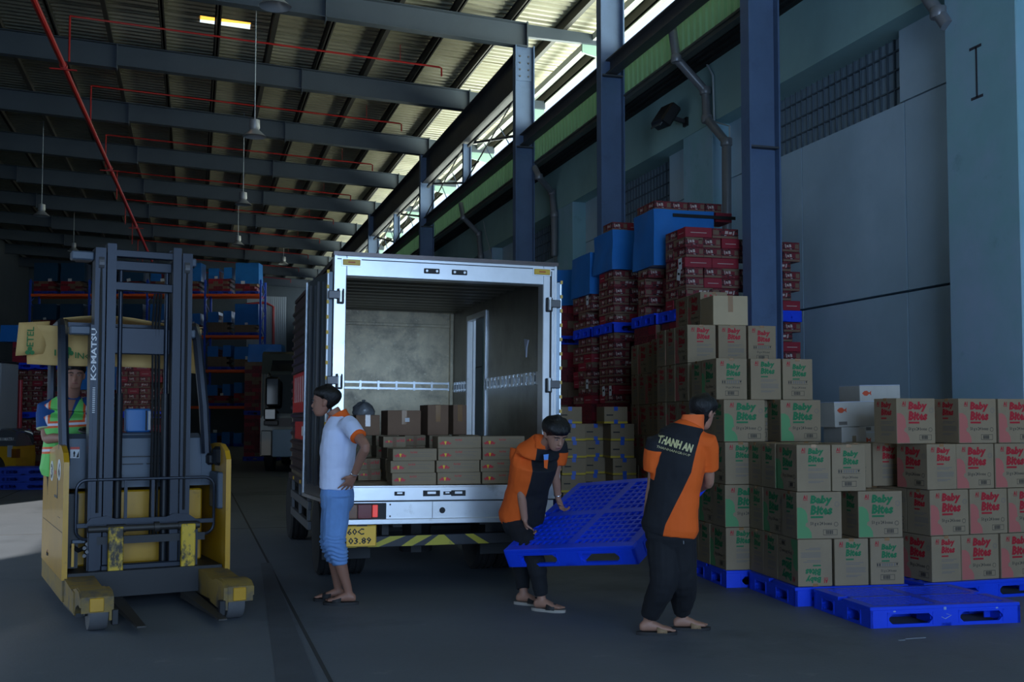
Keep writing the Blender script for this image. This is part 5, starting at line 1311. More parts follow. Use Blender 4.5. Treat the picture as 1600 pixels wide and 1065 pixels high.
# second forklift cut by the left edge
q = at(13, 772, 24.9)
o = thing('counterbalance_forklift', 'grey and yellow forklift at the left edge behind the pallet pile', 'forklift', (q.x, q.y, 0), cy)
b = MB(); rings = []
for x, zt, y1 in ((-.6, 1.16, .5), (.05, 1.27, .55), (.22, 1.26, .55), (.32, 1.20, .50), (.36, 1.05, .42), (.365, .92, .40)):
    rings.append([(x, -.45, .86), (x, -.5, .98), (x, -.44, zt-.05), (x, -.34, zt), (x, y1-.1, zt), (x, y1, zt-.05), (x, y1+.05, .98), (x, y1, .86)])
m_hoodgrey = mat('glossy_grey_hood', (96, 100, 106), .12, .3, coat=.6)
b.loft(rings, m_hoodgrey); b.text('KOMATSU', 1, m_whiteink, (.02, -.505, .985), (1, 0, 0), (0, 0.04, 1), bold=.02, width=.30, height=.075); b.build('engine_hood', o, 40)
b = MB(); b.prism([(-.9, .25), (.36, .25), (.38, .60), (.36, .86), (-.9, .86)], 'y', -.48, .52, m_fyel); b.b2(.28, .385, -.50, -.3, .60, .80, m_amberlens); b.b2(.18, .29, -.49, -.45, .62, .88, m_cab); b.build('body', o)
b = MB(); b.lathe([(.05, -.12), (.2, -.12), (.33, -.1), (.36, -.05), (.36, .05), (.33, .1), (.2, .12), (.05, .12)], m_rubber, (-.22, -.46, .36), 24, 'y'); b.build('wheel', o, 40)
b = MB(); b.lathe([(.05, -.12), (.2, -.12), (.33, -.1), (.36, -.05), (.36, .05), (.33, .1), (.2, .12), (.05, .12)], m_rubber, (-.22, .46, .36), 24, 'y'); b.build('wheel', o, 40)
b = MB(); b.b2(-.22, -.03, -.46, .46, 1.16, 2.75, m_cab, bev=.03); b.build('rear_guard_panel', o)
b = MB(); b.b2(-1.4, -.03, -.46, .46, 2.75, 2.80, m_blackmetal, bev=.01); b.build('roof_guard', o)

# ------------------------------------------------------------------ pallet racking far back
PX_ = 57/FPX
q = at(45, 652, 57.0); RO = Vector((q.x, q.y, 0))
m_rblue = mat('rack_blue', (44, 84, 200), .4); m_rorange = mat('rack_orange', (250, 100, 44), .4)
rack = thing('pallet_rack', 'tall blue and orange pallet racking across the far end', 'rack', RO, cy)
def ru(u): return (u-45)*PX_
def rz_(v): return 1.5+(652-v)*PX_
UPS = [43, 136, 227, 318, 405]; LV = [rz_(459), rz_(524), rz_(578), rz_(635)]
for i, u in enumerate(UPS):
    for y in (0, 1.1):
        b = MB(); b.b2(ru(u)-.05, ru(u)+.05, y-.04, y+.04, 0, 8.75, m_rblue); b.box((ru(u), y, .01), (.16, .14, .02), m_rblue); b.build('upright', rack)
    b = MB(); z = .4
    while z < 8.2: b.bar((ru(u), .02, z), (ru(u), 1.08, z+.6), .03, .03, m_rblue); b.bar((ru(u), 1.08, z+.6), (ru(u), .02, z+1.2), .03, .03, m_rblue); z += 1.2
    b.build('upright_bracing', rack)
for i in range(4):
    for z in LV:
        for y in (-.02, 1.1):
            b = MB(); b.b2(ru(UPS[i])+.05, ru(UPS[i+1])-.05, y-.03, y+.03, z-.09, z+.05, m_rorange); b.build('beam', rack)
rk = random.Random(11)
rpal = make_pallet(1.2, 1.0, 'x', False, m_blue_d, group='pallets on the far racking'); rfirst = True
def rackp(x, y, z): c, s = math.cos(cy), math.sin(cy); return Vector((RO.x+x*c-y*s, RO.y+x*s+y*c, z))
bayn = ['first rack bay', 'second rack bay', 'third rack bay', 'right-hand rack bay']; lvn = ['top', 'upper middle', 'lower middle', 'low', 'floor']
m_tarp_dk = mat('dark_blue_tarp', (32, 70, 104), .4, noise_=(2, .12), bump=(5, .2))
for i in range(4):
    for li, z in enumerate(LV+[-.05]):
        if li >= 2 and i < 2: continue
        if li >= 3 and i < 3: continue
        for sl in (0, 1):
            if i == 3 and li in (2, 3) and sl == 1 and False: continue
            x0 = ru(UPS[i])+.14+sl*1.42; z0 = z+.052; nm = '%s load, %s level, %s' % (['left', 'right'][sl], lvn[li], bayn[i])
            loc = rackp(x0+.62, .55, z0)
            if rfirst: rpal.location = loc; rpal.rotation_euler = (0, 0, cy); rpal['label'] = 'pallet under the '+nm; rfirst = False
            else: dup(rpal, loc, cy, 'pallet under the '+nm, 'pallets on the far racking')
            p = rackp(x0, .08, z0+.153); st = (p.x, p.y, cy)
            n = rk.choice((3, 4, 5)) if li else (4 if i < 3 else 5-2*sl)
            if li == 4: n = 0
            if n: filler(st, p.z, n, 1.22, .95, 'joined red cartons of the '+nm, m_rk if (i == 3 and li in (1, 2)) else None)
            zt = p.z+n*.131+.003; H_ = (1.9 if li < 2 else 1.45)-.153-n*.131-.25
            if li == 4: H_ = 1.35
            mode = 0 if (i < 2 or li == 4) else rk.choice((0, 1))
            if i == 3: mode = (1, 0) [sl] if li < 3 else 1
            m_old = m_tarp
            if mode == 0:
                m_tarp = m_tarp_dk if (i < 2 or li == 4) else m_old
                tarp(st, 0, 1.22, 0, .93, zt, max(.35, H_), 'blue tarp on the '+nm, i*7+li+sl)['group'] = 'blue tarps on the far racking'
            else:
                tarp(st, 0, .55 if sl == 0 else .42, 0, .9, zt, .55, 'left blue tarp piece on the '+nm, i+li)['group'] = 'blue tarps on the far racking'
                tarp(st, .82, 1.22, 0, .9, zt, .60, 'right blue tarp piece on the '+nm, i+li+3)['group'] = 'blue tarps on the far racking'
                filler((st[0]+.57*math.cos(cy), st[1]+.57*math.sin(cy), cy), zt, 3, .22, .8, 'red cartons between tarps on the '+nm)
            m_tarp = m_old
            if rk.random() < .7:
                t = MB(); w = rk.uniform(.14, .24); t.box((0, 0, 0), (w, .003, w*.75), m_sticker_w); o = t.build('paper_label'); pp = rackp(x0+rk.uniform(.4, .9), .045, zt+.06 if li < 4 else .8); o.location = pp; o.rotation_euler = (0, rk.uniform(-.2, .2), cy)
                tag(o, 'white paper label on the '+nm, 'label', 'paper labels on the far racking')
# wrapped loads beside the second truck
for k, (z, n) in enumerate(((0, 11), (1.6, 13))):
    st = stack_at(381, 700, 38); st = (st[0], st[1], cy)
    place_pallet(lpal, st, -.03, -.02, 1.2, .84, z, 'blue pallet, %s, under red cartons left of the far truck' % ['on the floor', 'halfway up'][k])['group'] = 'pallets beside the far truck'
    filler(st, z+.152, n, 1.15, .8, 'joined red cartons, %s, left of the far truck cab' % ['lower load', 'upper load'][k])
tarp(stack_at(386, 700, 38), 0, 1.15, 0, .9, 3.46, .62, 'blue tarp on the red load left of the far truck', 21)
# second truck
m_cab2 = mat('dark_truck_cab', (58, 66, 62), .35, .2, coat=.3); m_brown = mat('brown_cab_trim', (92, 82, 66), .4, .2); m_bump = mat('pale_blue_bumper', (112, 140, 164), .5)
q = at(406, 737, 30.0)
o = thing('parked_truck', 'dark parked truck facing the camera beyond the box truck', 'truck', (q.x, q.y, 0), cy+.1)
b = MB(); b.prism([(0, .45), (0, 1.55), (.12, 2.7), (.28, 3.28), (.5, 3.36), (1.9, 3.36), (1.9, .45)], 'x', .0, 2.3, m_cab2); b.build('cab', o)
b = MB(); b.add([(.22, -.004, 1.62), (2.1, -.004, 1.62), (2.1, .115, 2.7), (.22, .115, 2.7)], [(0, 1, 2, 3)], m_glass); b.add([(.25, .13, 2.8), (2.05, .13, 2.8), (2.0, .27, 3.22), (.3, .27, 3.22)], [(0, 1, 2, 3)], m_glass); b.build('windscreen', o)
b = MB()
for x in (.02, .10, .18): b.bar((x, -.01, 1.5), (x, .11, 2.72), .045, .03, m_brown)
b.build('pillar_trim', o)
b = MB(); b.box((.36, -.28, 2.22), (.38, .14, .80), m_blackmetal, bev=.05); b.box((.36, -.355, 2.22), (.30, .01, .70), m_glass, bev=.004); b.tube([(.2, .1, 2.75), (.3, -.2, 2.66), (.3, -.25, 2.5)], .02, m_blackmetal, 6); b.build('mirror', o)
b = MB(); b.box((.30, -.28, 1.60), (.34, .12, .34), m_blackmetal, bev=.05); b.box((.30, -.345, 1.60), (.27, .01, .26), m_lampbell, bev=.004); b.tube([(.2, .0, 1.9), (.3, -.25, 1.75)], .02, m_blackmetal, 6); b.build('wide_mirror', o)
b = MB(); b.b2(.34, 2.3, -.10, .0, .42, 1.18, m_bump, bev=.02); b.b2(0.02, .32, -.06, .0, .45, 1.15, m_cab2, bev=.02); b.build('bumper', o)
b = MB(); b.box((.30, -.08, 1.36), (.40, .06, .14), m_blackmetal, bev=.02); b.b2(.2, 2.1, -.02, .0, 1.25, 1.5, m_blackmetal); b.build('grille', o)
for x in (.02, 1.98):
    b = MB(); b.lathe([(.05, -.14), (.25, -.14), (.48, -.12), (.5, -.06), (.5, .06), (.48, .12), (.25, .14), (.05, .14)], m_rubber, (x+.15, .95, .5), 24, 'x'); b.build('wheel', o, 40)
    b = MB(); b.lathe([(.05, -.14), (.25, -.14), (.48, -.12), (.5, -.06), (.5, .06), (.48, .12), (.25, .14), (.05, .14)], m_rubber, (x+.15, 5.2, .5), 24, 'x'); b.build('wheel', o, 40)
b = MB(); b.b2(.02, 2.28, 2.0, 6.5, .9, 3.3, m_cab2); b.b2(.4, 1.9, .5, 6.4, .55, .9, m_chassis); b.build('cargo_box', o)
# ================================================================== PEOPLE
m_skin1 = mat('skin_warm', (158, 112, 92), .55, noise_=(12, .05)); m_skin2 = mat('skin_tan', (172, 126, 104), .55, noise_=(12, .05))
m_hair = mat('black_hair', (16, 15, 16), .45, noise_=(60, .3), bump=(90, .5), stretch=(1, 1, .3))
m_eyew = mat('eye_white', (150, 140, 132), .3); m_lip = mat('lips', (140, 84, 76), .5)
m_white = mat('white_polo', (214, 218, 236), .85, bump=(120, .08)); m_orange = mat('orange_fabric', (236, 98, 22), .8, bump=(120, .08))
m_blackfab = mat('black_fabric', (24, 25, 30), .85); m_jeans = mat('blue_jeans', (116, 158, 214), .9, noise_=(4, .16), bump=(160, .12), wear=((140, 174, 214), 3, .55, .75))
m_vest = mat('hi_vis_green', (120, 216, 110), .7, noise_=(8, .06)); m_visor = mat('hi_vis_orange', (240, 104, 50), .7); m_refl = mat('reflective_tape', (232, 226, 232), .3)
m_teeb = mat('blue_tee', (22, 70, 128), .85); m_teebhem = mat('pale_hem', (190, 196, 150), .8)
m_sandal = mat('dark_sandal', (46, 44, 44), .7); m_sandal_tan = mat('tan_sandal', (150, 120, 88), .7); m_sole = mat('pale_sole', (168, 160, 150), .8)
m_belt = mat('black_belt', (16, 16, 17), .5); m_goldtext = mat('gold_lettering', (206, 196, 140), .6); m_lanyard = mat('blue_badge', (40, 130, 220), .4); m_silver = mat('silver_band', (200, 202, 205), .2, .8)
def ring(c, a, b_, ra, rb, n=20, pw=1.0):
    out = []
    for j in range(n):
        t = 2*PI*j/n; ca, sa = math.cos(t), math.sin(t)
        if pw != 1: ca = math.copysign(abs(ca)**pw, ca); sa = math.copysign(abs(sa)**pw, sa)
        out.append(c+a*(ra*ca)+b_*(rb*sa))
    return out
def limb(b, pts, rs, m, n=14, sub=3, flat=1.0):
    """smooth tapering tube through joints"""
    pts = [Vector(p) for p in pts]; P = []; Rr = []
    for i in range(len(pts)-1):
        p0 = pts[max(i-1, 0)]; p1 = pts[i]; p2 = pts[i+1]; p3 = pts[min(i+2, len(pts)-1)]
        for k in range(sub):
            t = k/sub
            P.append(.5*((2*p1)+(p2-p0)*t+(2*p0-5*p1+4*p2-p3)*t*t+(3*p1-p0-3*p2+p3)*t**3)); Rr.append(rs[i]+(rs[i+1]-rs[i])*t)
    P.append(pts[-1]); Rr.append(rs[-1])
    b.tube(P, Rr, m, n)
def cloth(name, base, layers, rough=.82):
    """fabric whose coloured panels meet along sewn lines kept in the mesh as signed distances"""
    m = bpy.data.materials.new(name); m.use_nodes = True; t = m.node_tree; N = t.nodes; Lk = t.links; p = N['Principled BSDF']
    p.inputs['Roughness'].default_value = rough; cur = None
    for i, c in enumerate(layers):
        a = N.new('ShaderNodeAttribute'); a.attribute_name = 'panel_%d' % i
        g = N.new('ShaderNodeMapRange'); g.inputs[1].default_value = -.0008; g.inputs[2].default_value = .0008; Lk.new(a.outputs['Fac'], g.inputs[0])
        x = N.new('ShaderNodeMix'); x.data_type = 'RGBA'; Lk.new(g.outputs[0], x.inputs[0])
        if cur: Lk.new(cur, x.inputs[6])
        else: x.inputs[6].default_value = (*lin(base), 1)
        x.inputs[7].default_value = (*lin(c), 1); cur = x.outputs[2]
    Lk.new(cur, p.inputs['Base Color'])
    tc = N.new('ShaderNodeTexCoord'); n = N.new('ShaderNodeTexNoise'); n.inputs['Scale'].default_value = 60; Lk.new(tc.outputs['Object'], n.inputs['Vector'])
    bp = N.new('ShaderNodeBump'); bp.inputs['Strength'].default_value = .12; bp.inputs['Distance'].default_value = .01; Lk.new(n.outputs['Fac'], bp.inputs['Height']); Lk.new(bp.outputs[0], p.inputs['Normal'])
    return m
def remesh(b, name, voxel, parent, colour=None, smooth_it=4, fold=None):
    o = b.build(name, None)
    r = o.modifiers.new('r', 'REMESH'); r.mode = 'VOXEL'; r.voxel_size = voxel
    s = o.modifiers.new('s', 'SMOOTH'); s.iterations = smooth_it; s.factor = .5
    bpy.context.view_layer.update()
    me = bpy.data.meshes.new_from_object(o.evaluated_get(bpy.context.evaluated_depsgraph_get()))
    me.name = name
    bpy.data.objects.remove(o)
    if fold:
        co = [Vector(v.co) for v in me.vertices]; no = [Vector(v.normal) for v in me.vertices]
        for v, c, n_ in zip(me.vertices, co, no): v.co = c+n_*fold(c, n_)
    me.materials.clear()
    if colour:
        mt, fns = colour; me.materials.append(mt)
        nrm = [Vector(v.normal) for v in me.vertices]
        for i, fn in enumerate(fns):
            at_ = me.attributes.new('panel_%d' % i, 'FLOAT', 'POINT'); at_.data.foreach_set('value', [fn(Vector(v.co), n_) for v, n_ in zip(me.vertices, nrm)])
    else: me.materials.append(b.mats[0])
    me.polygons.foreach_set('use_smooth', [True]*len(me.polygons)); me.update()
    o = bpy.data.objects.new(name, me); C.objects.link(o)
    if parent: o.parent = parent
    return o
def frame(fwd, up):
    f = Vector(fwd).normalized(); r = f.cross(Vector(up)).normalized(); u = r.cross(f); return r, f, u
HEADT = [(0.0, .022, .070, .030), (.05, .040, .084, .012), (.13, .050, .090, -.005), (.22, .056, .092, -.02), (.32, .062, .093, -.045), (.42, .067, .090, -.075), (.52, .070, .087, -.09), (.60, .072, .093, -.098), (.72, .073, .091, -.102), (.84, .067, .078, -.092), (.93, .050, .052, -.07), (.985, .026, .022, -.035), (1.0, .008, .0, -.012)]
HH = .225
def head(b, chin, fwd, up, m, s=1.0):
    r, f, u = frame(fwd, up); rings = []
    for t, w, yf, yb in HEADT:
        c = chin+u*(t*HH*s)+f*((yf+yb)/2*s-.02*s)
        rings.append(ring(c, r, f, w*s, (yf-yb)/2*s, 20, .9))
    b.loft(rings, m)
    P = lambda x, y, z: chin+r*x*s+f*(y-.02)*s+u*z*HH*s
    b.loft([ring(P(0, .088, .56), r, f, .009*s, .006*s, 8), ring(P(0, .094, .44), r, f, .010*s, .010*s, 8), ring(P(0, .106, .345), r, f, .016*s, .014*s, 8), ring(P(0, .100, .30), r, f, .013*s, .010*s, 8)], m)
    b.loft([ring(P(0, .090, .245), r, f, .016*s, .008*s, 8), ring(P(0, .094, .215), r, f, .024*s, .010*s, 8), ring(P(0, .091, .17), r, f, .016*s, .008*s, 8)], m)
    for sx in (-1, 1):
        b.loft([ring(P(sx*.070, -.005, .33), r, f, .010*s, .010*s, 8), ring(P(sx*.076, -.012, .42), r, f, .011*s, .018*s, 8), ring(P(sx*.079, -.016, .52), r, f, .011*s, .020*s, 8), ring(P(sx*.075, -.012, .57), r, f, .008*s, .012*s, 8)], m)
        b.loft([ring(P(sx*.034, .084, .60), r, f, .022*s, .010*s, 8), ring(P(sx*.034, .084, .575), r, f, .022*s, .009*s, 8)], m)
    return P, (r, f, u)
def face_parts(P, fr, par, s=1.0):
    r, f, u = fr
    b = MB()
    for sx in (-1, 1):
        c = P(sx*.031, .090, .505); b.loft([ring(c-r*.013*s, f, u, .001, .001, 8), ring(c-r*.007*s, f, u, .005*s, .0026*s, 8), ring(c+r*.007*s, f, u, .005*s, .0026*s, 8), ring(c+r*.013*s, f, u, .001, .001, 8)], m_eyew)
        b.loft([ring(c+f*.003*s, r, u, .0052*s, .0030*s, 8), ring(c+f*.0062*s, r, u, .004*s, .0024*s, 8)], m_hair)
    b.build('eye_pair', par, 60)
    b = MB()
    for sx in (-1, 1): b.tube([P(sx*.014, .098, .585), P(sx*.032, .099, .61), P(sx*.052, .086, .59)], .004*s, m_hair, 6)
    b.build('eyebrow_pair', par, 60)
    b = MB(); b.tube([P(-.022, .094, .205), P(0, .102, .213), P(.022, .094, .205)], [.003*s, .006*s, .003*s], m_lip, 8); b.build('mouth', par, 60)
def hair(chin, fwd, up, par, s=1.0, front=.70, side=.50, back=.22, puff=.012, fringe=0.0):
    """cap of hair with a ragged lower edge"""
    r, f, u = frame(fwd, up); b = MB(); rings = []; n = 40
    for k in range(9):
        t = k/8; rg = []
        for j in range(n):
            a = 2*PI*j/n; cf = math.sin(a)
            lowz = side+(front-side)*max(0, cf)**.7 if cf > 0 else side+(back-side)*min(1, -cf*1.3)
            lowz += .025*math.sin(j*2.3)+.015*math.sin(j*5.1)
            z = lowz+(1.0+puff*4-lowz)*t
            w, yf, yb = [0]*3
            zz = min(max(z, 0), .999)
            for q in range(len(HEADT)-1):
                if HEADT[q][0] <= zz <= HEADT[q+1][0]:
                    e = (zz-HEADT[q][0])/(HEADT[q+1][0]-HEADT[q][0]); w, yf, yb = [HEADT[q][i]+(HEADT[q+1][i]-HEADT[q][i])*e for i in (1, 2, 3)]
            g = puff*(.12+1.25*math.sin(PI*min(1, .03+t*.85))**.8)+fringe*(1-t)*max(0, cf)*.5
            cy_ = (yf+yb)/2-.02
            if z >= .999: w, yf, yb = .004, .004, -.004; cy_ = -.03
            rg.append(chin+r*((w+g)*math.cos(a))*s+f*(cy_+((yf-yb)/2+g)*cf)*s+u*(z*HH+ (puff*.4 if z > .9 else 0))*s)
        rings.append(rg)
    b.loft(rings, m_hair); o = b.build('hair', par, 70)
    return o
def hand(b, wrist, d, nrm, thumb, m, s=1.0, curl=(.35, .4, .45, .5), spread=.10, side_sign=1, tcurl=.4):
    """palm, four unequal fingers with bent knuckles and a thumb from the side of the palm; nrm = palm side"""
    d = Vector(d).normalized(); th = Vector(thumb); th = (th-d*th.dot(d)).normalized(); nrm = Vector(nrm); nrm = (nrm-d*nrm.dot(d)-th*nrm.dot(th)).normalized()
    W_ = .039*s; L = .088*s
    b.loft([ring(wrist-d*.02*s, th, nrm, .027*s, .020*s, 12), ring(wrist+d*.015*s, th, nrm, .032*s, .018*s, 12), ring(wrist+d*.05*s, th, nrm, W_, .016*s, 12), ring(wrist+d*L, th, nrm, W_, .013*s, 12), ring(wrist+d*(L+.008*s), th, nrm, W_*.8, .008*s, 12)], m)
    lens = [(.040, .025, .020), (.044, .028, .021), (.041, .026, .020), (.032, .020, .018)]
    for k in range(4):
        o = wrist+d*(L-.012*s)+th*((.028-.0187*k)*s); dd = (d+th*(spread*(1.5-k)/1.5)).normalized(); c = curl[k]; pts = [o-dd*.01*s, o+dd*.012*s]; p = pts[-1]; ax = dd.cross(nrm)
        ang = 0
        for ln in lens[k]:
            ang += c; q = dd*math.cos(ang)+nrm*math.sin(ang); p = p+q*ln*s; pts.append(p)
        b.tube(pts, [.0095*s, .0095*s, .0088*s, .0082*s, .0066*s], m, 8)
    o = wrist+d*.025*s+th*.026*s; t1 = (d*.75+th*.8+nrm*.25).normalized(); t2 = (d*(.9)+th*(.35-tcurl*.6)+nrm*(.2+tcurl)).normalized()
    b.tube([o-t1*.01*s, o+t1*.030*s, o+t1*.034*s+t2*.030*s, o+t1*.034*s+t2*.052*s], [.012*s, .0115*s, .0098*s, .0075*s], m, 8)
def foot(b, ankle, toe, m, s=1.0, up=Vector((0, 0, 1))):
    """bare foot from the ankle joint towards toe direction (horizontal), sole at ankle.z-.085"""
    t = Vector(toe); t.z = 0; t.normalize(); r = t.cross(up); z0 = ankle-up*.085*s
    b.loft([ring(z0-t*.062*s+up*.030*s, r, up, .020*s, .020*s, 12), ring(z0-t*.045*s+up*.036*s, r, up, .031*s, .034*s, 12), ring(z0+up*.044*s, r, up, .034*s, .042*s, 12), ring(z0+t*.05*s+up*.036*s, r, up, .036*s, .034*s, 12), ring(z0+t*.10*s+up*.024*s, r, up, .044*s, .022*s, 12), ring(z0+t*.145*s+up*.018*s, r, up, .045*s, .016*s, 12), ring(z0+t*.165*s+up*.015*s, r, up, .038*s, .012*s, 12)], m)
    for k in range(5):
        o = z0+t*(.155-.006*k*k*.5)*s+r*((-.033+.0165*k)*s)*SIDE[0]+up*.013*s; b.tube([o, o+t*(.032-.003*k)*s], [(.012 if k == 0 else .0085)*s, (.009 if k == 0 else .0065)*s], m, 8)
SIDE = [1]
def sandal(ankle, toe, par, msole, mstrap, s=1.0, back=False):
    t = Vector(toe); t.z = 0; t.normalize(); up = Vector((0, 0, 1)); r = t.cross(up); z0 = ankle-up*.085*s
    b = MB(); n = 22; lo = []; hi = []
    for j in range(n):
        a = 2*PI*j/n; x = .05*math.cos(a)*(1.05 if math.sin(a) > 0 else .82)*s; y = .057+.142*math.sin(a)
        lo.append(z0+r*x+t*y*s-up*.022); hi.append(z0+r*x*1.03+t*y*1.02*s+up*.0)
    b.loft([lo, hi], msole); o = b.build('sandal', par, 40)
    b = MB(); k = 9; vs = []
    for i in range(k):
        a = PI*i/(k-1)
        for dy in (.055, .125): vs.append(z0+r*(.052*math.cos(a))*s+t*dy*s+up*((.058 if dy < .1 else .046)*math.sin(a)-.004)*s)
    b.add(vs, [(2*i, 2*i+1, 2*i+3, 2*i+2) for i in range(k-1)], mstrap); st = b.build('strap', o, 40); m_ = st.modifiers.new('t', 'SOLIDIFY'); m_.thickness = .006
    return o
def torso(b, pel, chest, neck, rgt_h, rgt_s, fwd, m, ex=0.0, hem=0.0, w=1.0, bulge=0.0):
    """closed torso: pelvis -> waist -> chest -> neck base, elliptical sections turning from hip axis to shoulder axis"""
    rows = [(-.10+hem, .150 if hem < .08 else .165, .105 if hem < .08 else .113)]+[q for q in ((0, .168, .115), (.25, .152, .108), (.5, .145, .106), (.75, .160, .116), (.95, .168, .116)) if q[0] > hem-.05]
    rings = []
    up0 = (chest-pel).normalized()
    for t, ra, rb in rows:
        c = pel.lerp(chest, t) if t >= 0 else pel+up0*(t*.5)
        r = rgt_h.lerp(rgt_s, max(0, t)).normalized(); u = up0; f = u.cross(r).normalized(); r = f.cross(u).normalized()
        if f.dot(fwd) < 0: f = -f
        rings.append(ring(c+f*bulge*math.sin(PI*max(0, t)), r, f, (ra*w+ex), (rb*w+ex), 22, .92))
    un = (neck-chest).normalized(); r = rgt_s.normalized(); f = un.cross(r).normalized(); r = f.cross(un)
    rings.append(ring(chest.lerp(neck, .45), r, f, .150*w+ex, .100*w+ex, 22, .92)); rings.append(ring(chest.lerp(neck, .8), r, f, .095*w+ex, .075*w+ex, 22)); rings.append(ring(neck+un*.01, r, f, .055+ex, .055+ex, 22))
    b.loft(rings, m)
def sleeve(c, sh, el, t0, rr=.084):
    ax = (el-sh).normalized(); t = (c-sh).dot(ax); return min(t-t0, rr-(c-sh-ax*t).length, (el-sh).length*.72+.03-t)
def cuff(c, sh, el, f, w): 
    cf = sh.lerp(el, f); return min(w-abs((c-cf).dot((el-sh).normalized())), .10-(c-cf).length)
def nz(c, k, a, seed=0): return a*noise.noise(Vector(c)*k+Vector((seed, seed*2.1, 0)))
def folds(a=.006, k=9, seed=0, zs=1.0):
    def f(c, n_): 
        v = Vector((c.x*k, c.y*k, c.z*k*zs)); return a*(noise.noise(v+Vector((seed, 0, 0)))+.5*noise.noise(v*2.3+Vector((0, seed, 0))))
    return f
ALLP = []
def person(label):
    o = thing('person', label, 'person'); ALLP.append(o); return o

# ------------------------------------------------------------------ man in the white polo, hand on hip
o = person('man in white polo and rolled jeans standing with hand on hip')
d = 8.75; L = lambda u, v, dd=0.0: at(u, v, d+dd)
left = -_R; face_dir = (left*1.0+_fh*.12).normalized()          # he looks towards the left of the picture
chin = L(502, 648, .02); chin = at(505, 650, d)
pel, chest, neck = L(527, 772), L(530, 686), L(530, 651)
rs_ = (_fh*1.0+_R*.10).normalized(); rh_ = rs_
shL, shR = L(545, 663, -.17), L(537, 663, .19)
elL, wrL = L(571, 697, -.36), L(553, 742, -.23)
elR, wrR = L(532, 722, .27), L(520, 762, .22)
hipL, hipR = L(527, 778, -.09), L(524, 778, .10)
knL, knR = L(523, 846, -.07), L(518, 844, .11)
anL = on_floor(544, 944) ; anL = Vector((anL.x, anL.y, .107)); anR = on_floor(528, 938); anR = Vector((anR.x, anR.y, .107))
b = MB(); m = m_skin1
P, fr = head(b, chin, face_dir, Vector((0, 0, 1))-face_dir*.05, m, 1.06)
limb(b, [neck-_Z*.03, neck.lerp(chin, .3)+_R*.02, chin+_R*.075+_Z*.05], [.058, .054, .056], m)
torso(b, pel, chest, neck, rh_, rs_, face_dir, m, -.012)
for sh, el, wr in ((shL, elL, wrL), (shR, elR, wrR)): limb(b, [chest.lerp(sh, .6), sh, sh.lerp(el, .5), el, el.lerp(wr, .35), wr], [.05, .052, .046, .037, .038, .026], m)
hd = (L(541, 762, -.19)-wrL).normalized()
hand(b, wrL, hd, (_fh*1+_R*.1), (left*.8-_Z*.4), m, 1.0, (.10, .16, .22, .28), .30)
hand(b, wrR, (left*.5-_Z), -_fh, left, m, 1.0)
for hp, kn, an, sd in ((hipL, knL, anL, 1), (hipR, knR, anR, -1)):
    limb(b, [hp, hp.lerp(kn, .5), kn, kn.lerp(an, .3), kn.lerp(an, .75), an, an-_Z*.05], [.08, .072, .055, .056, .040, .034, .036], m)
    SIDE[0] = -sd; foot(b, an, left*1.0-_fh*.10*(1 if sd > 0 else .3), m)
remesh(b, 'body', .0065, o)
face_parts(P, fr, o, 1.06); hair(chin, face_dir, Vector((0, 0, 1))-face_dir*.05, o, 1.06, front=.76, side=.60, back=.27, puff=.016)
b = MB()
torso(b, pel-_Z*.0, chest, neck, rh_, rs_, face_dir, m_white, .022, .22, bulge=.012)
for sh, el in ((shL, elL), (shR, elR)): limb(b, [chest.lerp(sh, .5), sh, sh.lerp(el, .62)], [.072, .074, .066], m_white)
cuffL = shL.lerp(elL, .62); cuffR = shR.lerp(elR, .62)
def pw(c, n_):
    q = c-neck; k = min(.02-abs(q.dot(_fh)), min(q.z+.15, q.dot(face_dir)-.02))
    return max(cuff(c, shL, elL, .62, .020), cuff(c, shR, elR, .62, .020), k)
colw = (cloth('white_polo_cloth', (218, 228, 255), [(236, 98, 22)]), [pw])
remesh(b, 'polo_shirt', .008, o, colw, 3, folds(.008, 8, 3))
b = MB(); cdir = (face_dir-_Z*.55).normalized(); cup = (_Z+face_dir*.55).normalized()
b.loft([ring(neck-cup*.035, rs_, cdir, .080, .086, 24), ring(neck+cup*.0, rs_, cdir, .074, .080, 24), ring(neck+cup*.030-cdir*.008, rs_, cdir, .067, .072, 24), ring(neck+cup*.026-cdir*.006, rs_, cdir, .061, .066, 24), ring(neck-cup*.02, rs_, cdir, .066, .070, 24)], m_orange, False)
for sg in (-1, 1): b.add([neck+face_dir*.078+rs_*sg*.01+_Z*.02, neck+face_dir*.05+rs_*sg*.06+_Z*.03, neck+face_dir*.075+rs_*sg*.065-_Z*.04, neck+face_dir*.105+rs_*sg*.02-_Z*.05], [(0, 1, 2, 3)], m_orange)
b.build('collar', o, 50)
b = MB(); q = L(505, 690, -.05)
b.tube([q+_Z*.02, q-_Z*.02+_R*.01, q-_Z*.06-_R*.0, q-_Z*.10+_R*.005], .004, m_blackink, 6); b.tube([q+_R*.02+_Z*.015, q+_R*.015-_Z*.06], .003, m_silver, 6); b.build('hung_glasses', o)
b = MB(); ax = (elL-wrL).normalized(); c = wrL+ax*.02; s1 = ax.orthogonal().normalized(); s2 = ax.cross(s1)
b.tube([c+s1*.031*math.cos(t)+s2*.026*math.sin(t) for t in [2*PI*i/18 for i in range(18)]], .005, m_silver, 6, closed=True); b.build('bracelet', o, 50)
b = MB()
b.loft([ring(pel+_Z*.075, rs_, left, .158, .118, 22, .92), ring(pel+_Z*.0, rs_, left, .175, .130, 22, .92), ring(pel-_Z*.09, rs_, left, .165, .125, 22, .92), ring(pel-_Z*.14, rs_, left, .14, .10, 22)], m_jeans)
